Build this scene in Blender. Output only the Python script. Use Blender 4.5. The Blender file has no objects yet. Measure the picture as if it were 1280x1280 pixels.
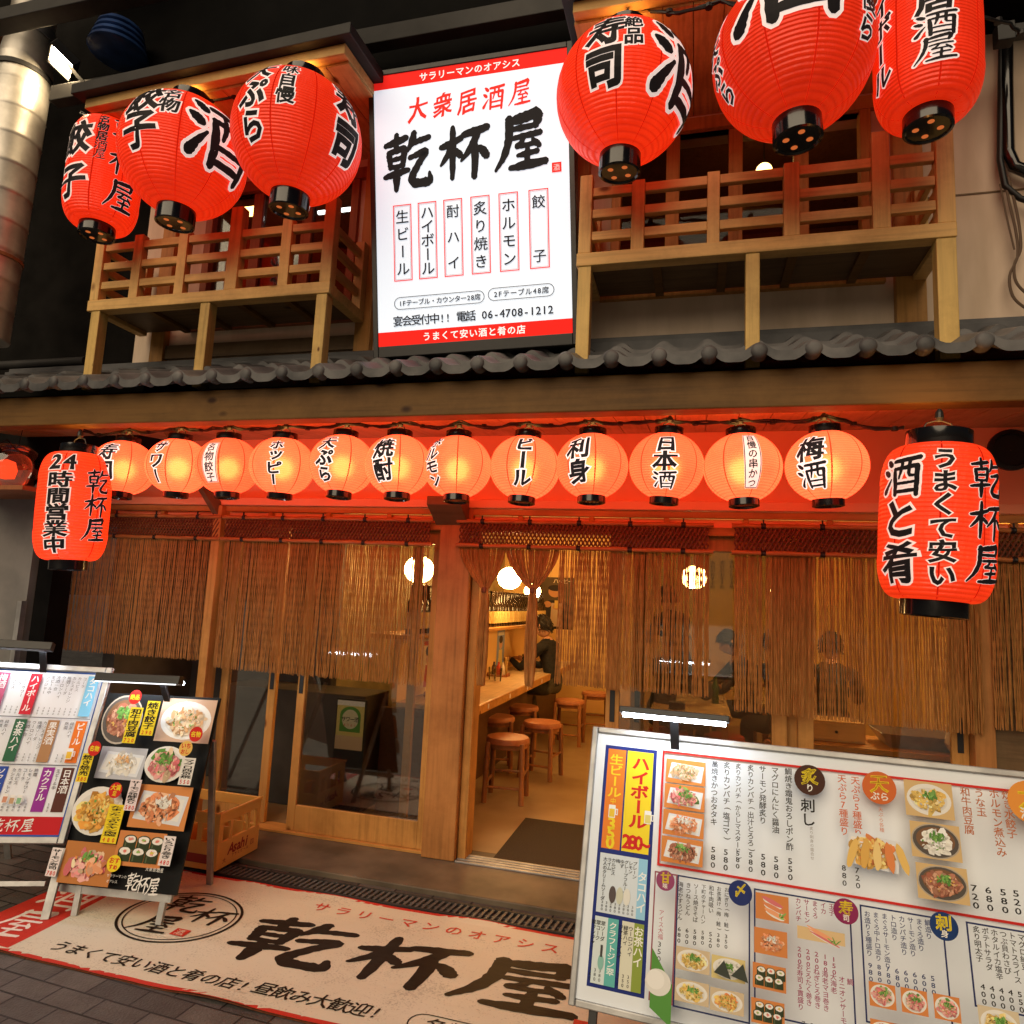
import bpy, bmesh, math, random
import numpy as np
from mathutils import Vector, Matrix, noise as mnoise

S = bpy.context.scene
COL = S.collection
R = math.radians
random.seed(7)

# ------------------------------------------------------------------ camera
F, PITCH, YAW, ROLL, CAMH = 860.5, .12735735, .26260413, .04727624, 1.5      # pixels of a 1280 frame
cy, sy, cp, sp = math.cos(YAW), math.sin(YAW), math.cos(PITCH), math.sin(PITCH)
FW = Vector((-sy*cp, cy*cp, sp)); RT0 = Vector((cy, sy, 0)); UP0 = RT0.cross(FW)
cr, sr = math.cos(ROLL), math.sin(ROLL)
RT = cr*RT0 + sr*UP0; UP = -sr*RT0 + cr*UP0
CAM = Vector((0, 0, CAMH))
cam = bpy.data.cameras.new('camera'); camo = bpy.data.objects.new('camera', cam); COL.objects.link(camo)
camo.matrix_world = Matrix(((RT.x, UP.x, -FW.x, 0), (RT.y, UP.y, -FW.y, 0), (RT.z, UP.z, -FW.z, CAMH), (0, 0, 0, 1)))
cam.sensor_width = 36; cam.lens = F/1280*36; cam.clip_end = 400; cam.clip_start = .05
S.camera = camo

# ------------------------------------------------------------------ night sky and the glow of the street
W = bpy.data.worlds.new('World'); S.world = W; W.use_nodes = True
wn = W.node_tree; bg = wn.nodes['Background']; sky = wn.nodes.new('ShaderNodeTexSky')
SUN_EL, SUN_ROT = R(37), R(192)
sky.sky_type = 'NISHITA'; sky.sun_disc = False; sky.sun_elevation = SUN_EL; sky.sun_rotation = SUN_ROT
wn.links.new(sky.outputs[0], bg.inputs[0]); bg.inputs[1].default_value = .006
sl = bpy.data.lights.new('sun', 'SUN'); sl.energy = 2.55; sl.angle = R(60); sl.color = (1, .80, .55)
so = bpy.data.objects.new('sun', sl); COL.objects.link(so)
sd = Vector((math.sin(SUN_ROT)*math.cos(SUN_EL), math.cos(SUN_ROT)*math.cos(SUN_EL), math.sin(SUN_EL)))
so.rotation_euler = sd.to_track_quat('Z', 'Y').to_euler()
S.view_settings.view_transform = 'Standard'; S.view_settings.look = 'None'
S.view_settings.exposure = 0; S.view_settings.gamma = 1
S.cycles.use_denoising = True
S.cycles.max_bounces = 8; S.cycles.transparent_max_bounces = 16
S.cycles.sample_clamp_indirect = 6

# ------------------------------------------------------------------ helpers: pixels of the photograph to points of the place
def ray(x, y): return RT*((x-640)/F) - UP*((y-640)/F) + FW
def atY(x, y, Y): d = ray(x, y); return CAM + d*(Y/d.y)
def atZ(x, y, Z): d = ray(x, y); return CAM + d*((Z-CAMH)/d.z)
def atX(x, y, X): d = ray(x, y); return CAM + d*(X/d.x)

class Pl:
    """a plane with its own u,v axes in metres"""
    def __init__(s, o, a, b):
        s.o, s.a, s.b = Vector(o), Vector(a).normalized(), Vector(b).normalized(); s.n = s.a.cross(s.b)
    def px(s, x, y):
        d = ray(x, y); t = (s.o-CAM).dot(s.n)/d.dot(s.n); p = CAM + d*t - s.o
        return p.dot(s.a), p.dot(s.b)
    def w(s, u, v, h=0): return s.o + s.a*u + s.b*v + s.n*h
    def matrix(s):
        m = Matrix.Identity(4)
        for i, c in enumerate((s.a, s.b, s.n, s.o)):
            for j in range(3): m[j][i] = c[j]
        return m
def tilted(bl, yaw, tilt, roll):
    yaw, tilt, roll = R(yaw), R(tilt), R(roll)
    u = Vector((math.cos(yaw), math.sin(yaw), 0)); n0 = Vector((math.sin(yaw), -math.cos(yaw), 0))
    v = Vector((0, 0, 1))*math.cos(tilt) - n0*math.sin(tilt)
    return Pl(bl, math.cos(roll)*u + math.sin(roll)*v, -math.sin(roll)*u + math.cos(roll)*v)

# ------------------------------------------------------------------ materials
def newmat(name):
    m = bpy.data.materials.new(name); m.use_nodes = True
    nt = m.node_tree; return m, nt, nt.nodes['Principled BSDF']
def N(nt, t, **kw):
    n = nt.nodes.new(t)
    for k, v in kw.items(): setattr(n, k, v)
    return n
def coords(nt, scale=(1, 1, 1), rot=(0, 0, 0)):
    tc = N(nt, 'ShaderNodeTexCoord'); mp = N(nt, 'ShaderNodeMapping')
    mp.inputs['Scale'].default_value = scale; mp.inputs['Rotation'].default_value = rot
    nt.links.new(tc.outputs['Object'], mp.inputs[0]); return mp.outputs[0]
def ramp(nt, fac, stops):
    r = N(nt, 'ShaderNodeValToRGB'); e = r.color_ramp.elements
    while len(e) > 1: e.remove(e[-1])
    for i, (p, c) in enumerate(stops):
        k = e[0] if i == 0 else e.new(p)
        k.position = p; k.color = (*c, 1) if len(c) == 3 else c
    nt.links.new(fac, r.inputs[0]); return r.outputs[0]
def noise(nt, vec, scale, detail=4, rough=.55):
    n = N(nt, 'ShaderNodeTexNoise'); n.inputs['Scale'].default_value = scale
    n.inputs['Detail'].default_value = detail; n.inputs['Roughness'].default_value = rough
    nt.links.new(vec, n.inputs['Vector']); return n.outputs[0]
def bump(nt, b, h, dist=.003, strength=.5):
    n = N(nt, 'ShaderNodeBump'); n.inputs['Strength'].default_value = strength; n.inputs['Distance'].default_value = dist
    nt.links.new(h, n.inputs['Height']); nt.links.new(n.outputs[0], b.inputs['Normal'])
def m_noise(name, c1, c2, scale=6, rough=.6, stretch=(1, 1, 1), bmp=.002, metal=0, detail=5, lo=.35, hi=.65):
    m, nt, b = newmat(name); v = coords(nt, stretch); n = noise(nt, v, scale, detail)
    nt.links.new(ramp(nt, n, [(lo, c1), (hi, c2)]), b.inputs['Base Color'])
    b.inputs['Roughness'].default_value = rough; b.inputs['Metallic'].default_value = metal; b.inputs['Specular IOR Level'].default_value = .25
    if bmp: bump(nt, b, n, bmp)
    return m
def m_wood(name, c, axis='x', rough=.5, var=.35, knots=False):
    m, nt, b = newmat(name)
    st = {'x': (.6, 14, 14), 'y': (14, .6, 14), 'z': (14, 14, .6)}[axis]
    v = coords(nt, st); n = noise(nt, v, 3.2, 6, .6)
    big = noise(nt, coords(nt), 2.3, 2)
    a = N(nt, 'ShaderNodeMath', operation='MULTIPLY_ADD'); a.inputs[1].default_value = .45
    nt.links.new(big, a.inputs[0]); nt.links.new(n, a.inputs[2])
    d = tuple(x*(1-var) for x in c)
    wc = ramp(nt, a.outputs[0], [(.45, d), (.72, c), (.95, tuple(min(1, x*1.12) for x in c))])
    st2 = {'x': (5, 9, 9), 'y': (9, 5, 9), 'z': (9, 9, 5)}[axis]
    vo = N(nt, 'ShaderNodeTexVoronoi'); vo.inputs['Scale'].default_value = 1.35 if knots else .55; nt.links.new(coords(nt, st2), vo.inputs['Vector'])
    kx = N(nt, 'ShaderNodeMix', data_type='RGBA', blend_type='MULTIPLY'); kx.inputs[0].default_value = 1
    nt.links.new(wc, kx.inputs[6]); nt.links.new(ramp(nt, vo.outputs[0], [(.05, (.25, .15, .08)), (.11, (1, 1, 1))]), kx.inputs[7])
    grime = noise(nt, coords(nt), 1.7, 7, .7); gx_ = N(nt, 'ShaderNodeMix', data_type='RGBA', blend_type='MULTIPLY'); gx_.inputs[0].default_value = 1
    nt.links.new(kx.outputs[2], gx_.inputs[6]); nt.links.new(ramp(nt, grime, [(.36, (.70, .66, .62)), (.55, (1, 1, 1))]), gx_.inputs[7]); nt.links.new(gx_.outputs[2], b.inputs['Base Color'])
    b.inputs['Roughness'].default_value = rough; b.inputs['Specular IOR Level'].default_value = .22; bump(nt, b, n, .0015, .4); return m
def m_plain(name, c, rough=.5, metal=0, coat=0):
    m, nt, b = newmat(name); b.inputs['Base Color'].default_value = (*c, 1)
    b.inputs['Roughness'].default_value = rough; b.inputs['Metallic'].default_value = metal
    if coat: b.inputs['Coat Weight'].default_value = coat
    n = noise(nt, coords(nt), 30, 3); 
    mr = N(nt, 'ShaderNodeMapRange'); mr.inputs[3].default_value = max(.02, rough-.08); mr.inputs[4].default_value = min(1, rough+.08)
    nt.links.new(n, mr.inputs[0]); nt.links.new(mr.outputs[0], b.inputs['Roughness'])
    return m
def m_emit(name, c, s, sample=True):
    m = bpy.data.materials.new(name); m.use_nodes = True; nt = m.node_tree; nt.nodes.clear()
    e = N(nt, 'ShaderNodeEmission'); o = N(nt, 'ShaderNodeOutputMaterial')
    e.inputs[0].default_value = (*c, 1); e.inputs[1].default_value = s; nt.links.new(e.outputs[0], o.inputs[0])
    if not sample: m.cycles.emission_sampling = 'NONE'
    return m
def m_glass(name, tint=(.9, .93, .92), rough=.02, refl=1.0):
    m = bpy.data.materials.new(name); m.use_nodes = True; nt = m.node_tree; nt.nodes.clear()
    t = N(nt, 'ShaderNodeBsdfTransparent'); t.inputs[0].default_value = (*tint, 1)
    g = N(nt, 'ShaderNodeBsdfGlossy'); g.inputs['Roughness'].default_value = rough
    f = N(nt, 'ShaderNodeFresnel'); f.inputs[0].default_value = 1.5
    ml = N(nt, 'ShaderNodeMath', operation='MULTIPLY'); ml.inputs[1].default_value = 1.8*refl; ml.use_clamp = True
    x = N(nt, 'ShaderNodeMixShader'); o = N(nt, 'ShaderNodeOutputMaterial')
    nt.links.new(f.outputs[0], ml.inputs[0]); nt.links.new(ml.outputs[0], x.inputs[0])
    nt.links.new(t.outputs[0], x.inputs[1]); nt.links.new(g.outputs[0], x.inputs[2]); nt.links.new(x.outputs[0], o.inputs[0])
    return m
def m_ink(name, rough=.4, emit=0, coat=0, wear=0):
    """printed colours, read from the mesh's Col attribute"""
    m, nt, b = newmat(name); a = N(nt, 'ShaderNodeAttribute', attribute_name='Col')
    src = a.outputs['Color']
    if wear:
        n = noise(nt, coords(nt), 3.5, 9, .72); n2 = noise(nt, coords(nt), 120, 4)
        mm = N(nt, 'ShaderNodeMath', operation='MULTIPLY'); nt.links.new(n, mm.inputs[0]); nt.links.new(n2, mm.inputs[1])
        r = ramp(nt, mm.outputs[0], [(.10, (1-wear,)*3), (.21, (1, 1, 1))])
        x = N(nt, 'ShaderNodeMix', data_type='RGBA', blend_type='MULTIPLY'); x.inputs[0].default_value = 1
        nt.links.new(src, x.inputs[6]); nt.links.new(r, x.inputs[7]); src = x.outputs[2]
        wv = noise(nt, coords(nt, (1, 2.5, 1)), 2.2, 3); bump(nt, b, wv, .02, .35)
    nt.links.new(src, b.inputs['Base Color']); b.inputs['Roughness'].default_value = rough; b.inputs['Specular IOR Level'].default_value = .12
    if coat: b.inputs['Coat Weight'].default_value = coat; b.inputs['Coat Roughness'].default_value = .15
    if emit: b.inputs['Specular IOR Level'].default_value = .08; nt.links.new(src, b.inputs['Emission Color']); b.inputs['Emission Strength'].default_value = emit
    return m
def m_paper(name, base, emi, strength, ring, hot=0):
    """lantern paper: lit from inside, with the wire hoops showing as fine rings"""
    m, nt, b = newmat(name)
    w = N(nt, 'ShaderNodeTexWave', wave_type='BANDS', bands_direction='Z', wave_profile='SIN')
    w.inputs['Scale'].default_value = ring*2*math.pi/20; nt.links.new(coords(nt), w.inputs[0])
    blot = noise(nt, coords(nt), 9, 5)
    r = ramp(nt, w.outputs[1], [(0, (.80, .70, .66)), (.4, (1, 1, 1))])
    r2 = ramp(nt, blot, [(.3, (.84, .76, .74)), (.6, (1, 1, 1))])
    x = N(nt, 'ShaderNodeMix', data_type='RGBA', blend_type='MULTIPLY'); x.inputs[0].default_value = 1
    nt.links.new(r, x.inputs[6]); nt.links.new(r2, x.inputs[7])
    y = N(nt, 'ShaderNodeMix', data_type='RGBA', blend_type='MULTIPLY'); y.inputs[0].default_value = 1
    y.inputs[6].default_value = (*emi, 1); nt.links.new(x.outputs[2], y.inputs[7])
    nt.links.new(y.outputs[2], b.inputs['Emission Color'])
    oi = N(nt, 'ShaderNodeObjectInfo'); mrn = N(nt, 'ShaderNodeMapRange'); mrn.inputs[3].default_value = strength*.76; mrn.inputs[4].default_value = strength*1.18
    nt.links.new(oi.outputs['Random'], mrn.inputs[0]); nt.links.new(mrn.outputs[0], b.inputs['Emission Strength'])
    b.inputs['Base Color'].default_value = (*base, 1); b.inputs['Roughness'].default_value = .42
    cre = noise(nt, coords(nt, (9, 9, 2.2)), 1.6, 6, .65); hm_ = N(nt, 'ShaderNodeMath', operation='MULTIPLY_ADD'); hm_.inputs[1].default_value = 3.2; nt.links.new(cre, hm_.inputs[0]); nt.links.new(w.outputs[1], hm_.inputs[2])
    bump(nt, b, hm_.outputs[0], .005, .9)
    if hot:      # thin paper: the bulb inside shows through as a soft glow
        rf = N(nt, 'ShaderNodeBsdfRefraction'); rf.inputs['Roughness'].default_value = .8; rf.inputs['IOR'].default_value = 1.22; rf.inputs[0].default_value = (1, .62, .30, 1)
        mx = N(nt, 'ShaderNodeMixShader'); mx.inputs[0].default_value = hot
        nt.links.new(b.outputs[0], mx.inputs[1]); nt.links.new(rf.outputs[0], mx.inputs[2]); nt.links.new(mx.outputs[0], nt.nodes['Material Output'].inputs[0])
    return m

M = {}
M['cedar_x'] = m_wood('cedar along', (.70, .45, .165), 'x'); M['cedar_y'] = m_wood('cedar deep', (.70, .45, .165), 'y')
M['cedar_z'] = m_wood('cedar upright', (.70, .45, .165), 'z')
M['pine_z'] = m_wood('knotty pine', (.64, .44, .15), 'z', knots=True)
M['door_x'] = m_wood('door timber along', (.52, .26, .070), 'x'); M['door_z'] = m_wood('door timber upright', (.52, .26, .070), 'z')
M['pillar'] = m_wood('pillar timber', (.42, .19, .058), 'z')
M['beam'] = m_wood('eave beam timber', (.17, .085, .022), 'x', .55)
M['bracket'] = m_wood('bracket timber', (.16, .10, .05), 'x')
M['soffit'] = m_wood('soffit planks', (.55, .30, .15), 'y')
M['fascia'] = m_noise('red tinted fascia board', (.85, .37, .20), (.90, .40, .22), 3, .55)  # cream board tinted red: the lanterns' light is put into its colour
M['plaster'] = m_noise('cream plaster', (.52, .40, .29), (.68, .54, .42), 3.2, .85, (2.2, 2.2, .5), .002, detail=9, lo=.28, hi=.6)
M['plank_dark'] = m_wood('dark stained planks', (.13, .05, .02), 'z')
M['redwood'] = m_wood('reddish window timber', (.33, .12, .05), 'z')
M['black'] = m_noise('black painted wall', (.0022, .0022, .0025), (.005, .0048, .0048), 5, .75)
M['darkwall'] = m_noise('dark grey wall', (.006, .0055, .005), (.012, .011, .010), 4, .85)  # very dark grey with slight random variation
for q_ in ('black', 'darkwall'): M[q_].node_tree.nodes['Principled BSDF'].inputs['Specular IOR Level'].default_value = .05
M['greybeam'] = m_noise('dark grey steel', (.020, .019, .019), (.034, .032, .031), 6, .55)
M['tile'] = m_noise('grey roof tile', (.055, .056, .060), (.15, .148, .15), 5, .45, bmp=.003)
M['flash'] = m_noise('lead flashing', (.075, .075, .08), (.11, .11, .115), 8, .5)
M['lacquer'] = m_plain('black lacquer', (.006, .006, .007), .16, 0, .4)
M['blackmetal'] = m_plain('black metal', (.012, .012, .013), .4)
M['rubber'] = m_plain('black cable rubber', (.008, .008, .009), .5)
M['alu'] = m_noise('worn aluminium', (.30, .30, .30), (.46, .46, .46), 10, .45, metal=.7, bmp=.0006)
M['zinc'] = m_noise('galvanised duct', (.42, .40, .36), (.60, .57, .52), 7, .42, metal=.6, bmp=.001)
M['whitepanel'] = m_plain('white panel edge', (.75, .75, .74), .4)
M['bamboo'] = m_noise('varnished bamboo', (.33, .12, .035), (.48, .20, .06), 12, .35, (1, 8, 8))
M['cane'] = m_noise('brown cane rods', (.27, .125, .034), (.46, .235, .070), 30, .5, (3, 3, .4), bmp=0)
M['canedark'] = m_noise('dark red cane rods', (.11, .032, .014), (.19, .065, .026), 30, .45, (3, 3, .4), bmp=0)
M['glass'] = m_glass('window glass', (.75, .75, .72), .02, .12); M['glass_dark'] = m_glass('door glass', (.80, .80, .78), .03, 1.5)
M['ink'] = m_ink('printed ink', .45); M['ink_mat'] = m_ink('printed vinyl', .5, wear=.45)
M['ink_sign'] = m_ink('backlit print', .5, emit=.70)
M['ink_lantern'] = m_ink('ink on lit lantern paper', .45, emit=.62)
M['ink_row'] = m_ink('ink on bright lantern paper', .45, emit=1.5)
M['concrete'] = m_noise('worn doorstep concrete', (.075, .058, .040), (.17, .135, .095), 3, .5, bmp=.003)
M['floor_in'] = m_noise('smooth shop floor', (.26, .175, .085), (.36, .25, .13), 2, .36, bmp=.001)
M['wall_in'] = m_noise('yellow interior wall', (.76, .50, .18), (.82, .56, .22), 3, .7, bmp=0)
M['wall_green'] = m_noise('olive tile wall', (.26, .20, .09), (.42, .33, .16), 3, .4, bmp=0)
M['ceil_in'] = m_noise('interior ceiling', (.55, .42, .26), (.62, .48, .30), 3, .8, bmp=0)
M['dark_in'] = m_noise('shade tinted kitchen wall', (.05, .045, .04), (.09, .08, .07), 3, .5, bmp=0)  # darkness of the unlit kitchen put into the colour
M['counter_top'] = m_wood('pale counter timber', (.62, .44, .24), 'y', .3); M['counter_front'] = m_wood('dark counter timber', (.10, .045, .018), 'y', .45)
M['stoolwood'] = m_wood('stool timber', (.36, .15, .05), 'z', .4); M['vinyl'] = m_noise('tan vinyl', (.36, .13, .05), (.42, .16, .065), 20, .4)
M['vinyl_red'] = m_noise('red vinyl', (.40, .06, .025), (.48, .08, .035), 20, .4)
M['rug'] = m_noise('brown coir mat', (.030, .022, .014), (.065, .048, .03), 160, .95, bmp=.004)
M['crate'] = m_noise('yellow crate plastic', (.84, .50, .12), (.88, .55, .15), 8, .42)
M['red_print'] = m_plain('red crate print', (.33, .03, .02), .5)
M['paper_red'] = m_paper('red lantern paper', (.60, .026, .007), (1, .030, .004), .72, 72)
M['paper_tall'] = m_paper('red tall lantern paper', (.60, .035, .012), (1, .042, .006), 1.15, 62)
M['paper_row'] = m_paper('orange lantern paper', (.60, .10, .04), (1, .074, .024), 3.4, 95, .06)
M['seam_red'] = m_emit('red paper seam', (.62, .012, .003), 1, False)
M['seam_row'] = m_emit('orange paper seam', (1, .075, .02), 1.15, False)
M['holes'] = m_emit('lit hole', (1, .22, .05), .55, False)
M['bulb'] = m_emit('warm globe', (1, .56, .18), 88.0)
M['top_glow'] = m_emit('light from the open lantern top', (1, .42, .10), 11); M['lantern_bulb'] = m_emit('lantern bulb', (1, .55, .20), 26); M['led_thin'] = m_emit('thin led line', (.95, .97, 1), 2.5, False); M['led'] = m_emit('white led tube', (.86, .93, 1), 60)
M['flood'] = m_emit('warm flood lamp', (1, .74, .42), 130)
M['blue'] = m_noise('dark blue plastic', (.012, .03, .10), (.03, .08, .25), 6, .3)
M['copper'] = m_plain('copper red shade', (.55, .10, .05), .3, .6)

# ------------------------------------------------------------------ mesh builder
class MB:
    def __init__(s): s.v, s.f, s.m, s.c, s.cur, s.col = [], [], [], [], 0, (1, 1, 1)
    def add(s, vs, fs):
        o = len(s.v); s.v += [tuple(p) for p in vs]
        for f in fs: s.f.append([o+i for i in f]); s.m.append(s.cur); s.c.append(s.col)
        return s
    def box(s, a, b):
        x0, y0, z0 = a; x1, y1, z1 = b
        if x0 > x1: x0, x1 = x1, x0
        if y0 > y1: y0, y1 = y1, y0
        if z0 > z1: z0, z1 = z1, z0
        return s.add([(x0,y0,z0),(x1,y0,z0),(x1,y1,z0),(x0,y1,z0),(x0,y0,z1),(x1,y0,z1),(x1,y1,z1),(x0,y1,z1)],
                     [(0,3,2,1),(4,5,6,7),(0,1,5,4),(1,2,6,5),(2,3,7,6),(3,0,4,7)])
    def bar(s, p, q, w, h, up=(0, 0, 1)):
        p, q = Vector(p), Vector(q); d = (q-p).normalized(); u = Vector(up)
        sd_ = d.cross(u)
        if sd_.length < 1e-4: sd_ = d.cross(Vector((0, 1, 0)))
        sd_.normalize(); u = sd_.cross(d); a, b = sd_*(w/2), u*(h/2)
        vs = [e + i*a + j*b for e in (p, q) for i, j in ((-1,-1),(1,-1),(1,1),(-1,1))]
        return s.add(vs, [(0,1,2,3),(7,6,5,4),(4,5,1,0),(5,6,2,1),(6,7,3,2),(7,4,0,3)])
    def tube(s, pts, r, n=8, caps=True):
        pts = [Vector(p) for p in pts]; rs = r if isinstance(r, (list, tuple)) else [r]*len(pts)
        vs, fs = [], []; u = None
        for i, p in enumerate(pts):
            d = (pts[min(i+1, len(pts)-1)] - pts[max(i-1, 0)]).normalized()
            if u is None:
                u = d.cross(Vector((0, 0, 1)))
                if u.length < .05: u = d.cross(Vector((1, 0, 0)))
            else: u = u - d*u.dot(d)
            u.normalize(); w = d.cross(u)
            for k in range(n):
                a = 2*math.pi*k/n; vs.append(p + (u*math.cos(a) + w*math.sin(a))*rs[i])
        for i in range(len(pts)-1):
            for k in range(n): fs.append((i*n+k, i*n+(k+1) % n, (i+1)*n+(k+1) % n, (i+1)*n+k))
        if caps: fs.append(tuple(range(n))[::-1]); fs.append(tuple((len(pts)-1)*n+k for k in range(n)))
        return s.add(vs, fs)
    def lathe(s, prof, o=(0, 0, 0), n=32, caps=True, mat=None):
        vs, fs = [], []; o = Vector(o)
        for r, z in prof:
            for k in range(n):
                a = 2*math.pi*k/n; p = Vector((r*math.cos(a), r*math.sin(a), z))
                vs.append((mat @ p if mat else p) + o)
        m_ = len(prof)
        for i in range(m_-1):
            for k in range(n): fs.append((i*n+k, i*n+(k+1) % n, (i+1)*n+(k+1) % n, (i+1)*n+k))
        if caps: fs.append(tuple(range(n))[::-1]); fs.append(tuple((m_-1)*n+k for k in range(n)))
        return s.add(vs, fs)
    def build(s, name, mats, parent=None, smooth=False, bevel=0, local=False, colours=False, sub=0):
        me = bpy.data.meshes.new(name); off = Vector((0, 0, 0))
        if parent is not None and not local:
            p = parent
            while p is not None: off += p.location; p = p.parent
        me.from_pydata([tuple(Vector(v)-off) for v in s.v] if off.length else s.v, [], s.f); 
        for m in (mats if isinstance(mats, (list, tuple)) else [mats]): me.materials.append(m)
        me.polygons.foreach_set('material_index', s.m)
        if smooth: me.polygons.foreach_set('use_smooth', [True]*len(s.f))
        if colours:
            a = me.attributes.new('Col', 'FLOAT_COLOR', 'FACE')
            a.data.foreach_set('color', [x for c in s.c for x in (*c, 1)])
        me.update()
        o = bpy.data.objects.new(name, me); COL.objects.link(o)
        if parent is not None: o.parent = parent
        if bevel:
            b = o.modifiers.new('bevel', 'BEVEL'); b.width = bevel; b.segments = 2; b.limit_method = 'ANGLE'
        if smooth and not sub and len(s.f) > 0:
            me.set_sharp_from_angle(angle=R(40))
        if sub:
            q = o.modifiers.new('sub', 'SUBSURF'); q.levels = q.render_levels = sub
        return o
def tag(o, label=None, cat=None, group=None, kind=None):
    if label: o['label'] = label
    if cat: o['category'] = cat
    if group: o['group'] = group
    if kind: o['kind'] = kind
    return o
def thing(name, label, cat, loc=(0, 0, 0), group=None, matrix=None):
    o = bpy.data.objects.new(name, None); o.empty_display_size = .1; COL.objects.link(o)
    if matrix is not None: o.matrix_world = matrix
    else: o.location = loc
    return tag(o, label, cat, group)
def copy_tree(o, parent=None):
    c = o.copy(); COL.objects.link(c)
    if parent is not None: c.parent = parent
    for ch in list(o.children): copy_tree(ch, c)
    return c

# ------------------------------------------------------------------ lettering
GC = {}
def glyph(ch, off=0.0):
    """outline of a character as (x, y, dz) points and faces; off thickens every stroke by that much"""
    k = (ch, round(off, 3))
    if k in GC: return GC[k]
    if not off:
        c = bpy.data.curves.new('glyph', 'FONT'); c.body = ch; c.size = 1; c.resolution_u = 2; c.fill_mode = 'FRONT'
        o = bpy.data.objects.new('glyph', c); me = bpy.data.meshes.new_from_object(o)
        GC[k] = ([(v.co.x, v.co.y, 0) for v in me.vertices], [tuple(p.vertices) for p in me.polygons])
        bpy.data.objects.remove(o); bpy.data.meshes.remove(me); bpy.data.curves.remove(c); return GC[k]
    vs, fs = glyph(ch); V = list(vs); Fs = list(fs); half = {}
    for f in fs:
        ar = sum(vs[f[i]][0]*vs[f[i-1]][1]-vs[f[i-1]][0]*vs[f[i]][1] for i in range(len(f)))
        g = f if ar < 0 else f[::-1]
        for i in range(len(g)): half[(g[i-1], g[i])] = 1
    E = [e for e in half if (e[1], e[0]) not in half]; nrm = {}
    def out(a, b):
        dx, dy = vs[b][0]-vs[a][0], vs[b][1]-vs[a][1]; L = math.hypot(dx, dy) or 1; return dy/L, -dx/L
    for a, b in E:
        n = out(a, b)
        for q in (a, b): nrm.setdefault(q, []).append(n)
    mt = {}
    for q, ns in nrm.items():
        x, y = sum(n[0] for n in ns), sum(n[1] for n in ns); L = math.hypot(x, y) or 1; x, y = x/L, y/L
        c = max(.62, ns[0][0]*x+ns[0][1]*y); mt[q] = (x/c*off, y/c*off)
    for i, (a, b) in enumerate(E):
        dz = (i+1)*.8e-6; o = len(V)
        for q, m in ((a, 0), (b, 0), (b, 1), (a, 1)): V.append((vs[q][0]+m*mt[q][0], vs[q][1]+m*mt[q][1], dz))
        Fs.append((o, o+3, o+2, o+1))
    GC[k] = (V, Fs); return GC[k]
# brush written characters: strokes of (x, y, width) in a unit box
BR = {
 '杯': [[(.0,.62,.05),(.2,.67,.075),(.46,.76,.06)], [(.27,.97,.05),(.26,.6,.085),(.24,.04,.05)], [(.25,.64,.07),(.14,.46,.06),(.0,.3,.03)], [(.27,.56,.05),(.36,.5,.075),(.43,.44,.07)],
        [(.47,.80,.06),(.7,.84,.08),(1.,.9,.07)], [(.80,.84,.07),(.66,.58,.08),(.43,.34,.03)], [(.72,.63,.07),(.72,.4,.085),(.70,.02,.06)], [(.80,.56,.05),(.89,.48,.085),(.97,.38,.08)]],
 '屋': [[(.22,.86,.06),(.5,.91,.10),(.84,.98,.11)], [(.86,.97,.10),(.84,.86,.09),(.79,.74,.06)], [(.27,.73,.05),(.5,.74,.06),(.82,.77,.05)], [(.27,.93,.09),(.26,.62,.085),(.16,.3,.07),(-.03,.03,.03)],
        [(.34,.57,.05),(.6,.6,.06),(.9,.63,.06)], [(.58,.60,.05),(.5,.49,.05),(.40,.42,.05)], [(.40,.42,.05),(.6,.43,.05),(.84,.46,.05)], [(.73,.53,.04),(.8,.46,.06),(.87,.40,.06)], [(.42,.26,.04),(.62,.28,.06),(.84,.31,.05)], [(.63,.42,.05),(.62,.25,.065),(.61,.08,.06)], [(.26,.05,.05),(.6,.08,.085),(1.0,.12,.07)]],
 '乾': [[(.02,.80,.05),(.25,.86,.075),(.50,.92,.06)], [(.28,1.0,.05),(.27,.86,.07),(.25,.70,.05)], [(.10,.68,.06),(.12,.55,.065),(.13,.38,.05)], [(.10,.67,.05),(.28,.70,.06),(.44,.74,.06)], [(.44,.74,.07),(.42,.56,.07),(.40,.40,.05)], [(.13,.53,.04),(.28,.55,.05),(.41,.57,.04)], [(.13,.40,.05),(.28,.41,.05),(.41,.43,.05)], [(.0,.23,.05),(.25,.28,.075),(.53,.33,.05)], [(.27,.42,.05),(.26,.2,.085),(.25,-.03,.05)],
        [(.66,1.0,.06),(.61,.84,.08),(.50,.66,.03)], [(.60,.79,.05),(.75,.83,.06),(.98,.88,.06)], [(.54,.54,.05),(.7,.58,.06),(.90,.63,.08),(.76,.44,.07),(.60,.2,.085),(.64,.08,.09),(.82,.07,.09),(.97,.10,.08),(.97,.25,.03)]],
 '酒': [[(.06,.90,.05),(.14,.84,.10),(.23,.77,.09)], [(.0,.64,.05),(.08,.59,.10),(.17,.53,.09)], [(.03,.10,.11),(.10,.22,.08),(.25,.43,.03)], [(.30,.86,.07),(.6,.88,.09),(1.,.93,.09)], [(.35,.68,.07),(.37,.4,.09),(.38,.02,.08)], [(.35,.66,.07),(.6,.68,.08),(.95,.72,.09)], [(.94,.71,.10),(.93,.4,.09),(.92,.0,.08)], [(.55,.88,.07),(.54,.66,.07),(.48,.42,.04)], [(.75,.88,.07),(.74,.66,.07),(.75,.5,.06),(.86,.48,.05)], [(.42,.30,.05),(.65,.31,.06),(.88,.33,.05)], [(.38,.10,.06),(.65,.11,.07),(.92,.13,.06)]],
}
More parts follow.
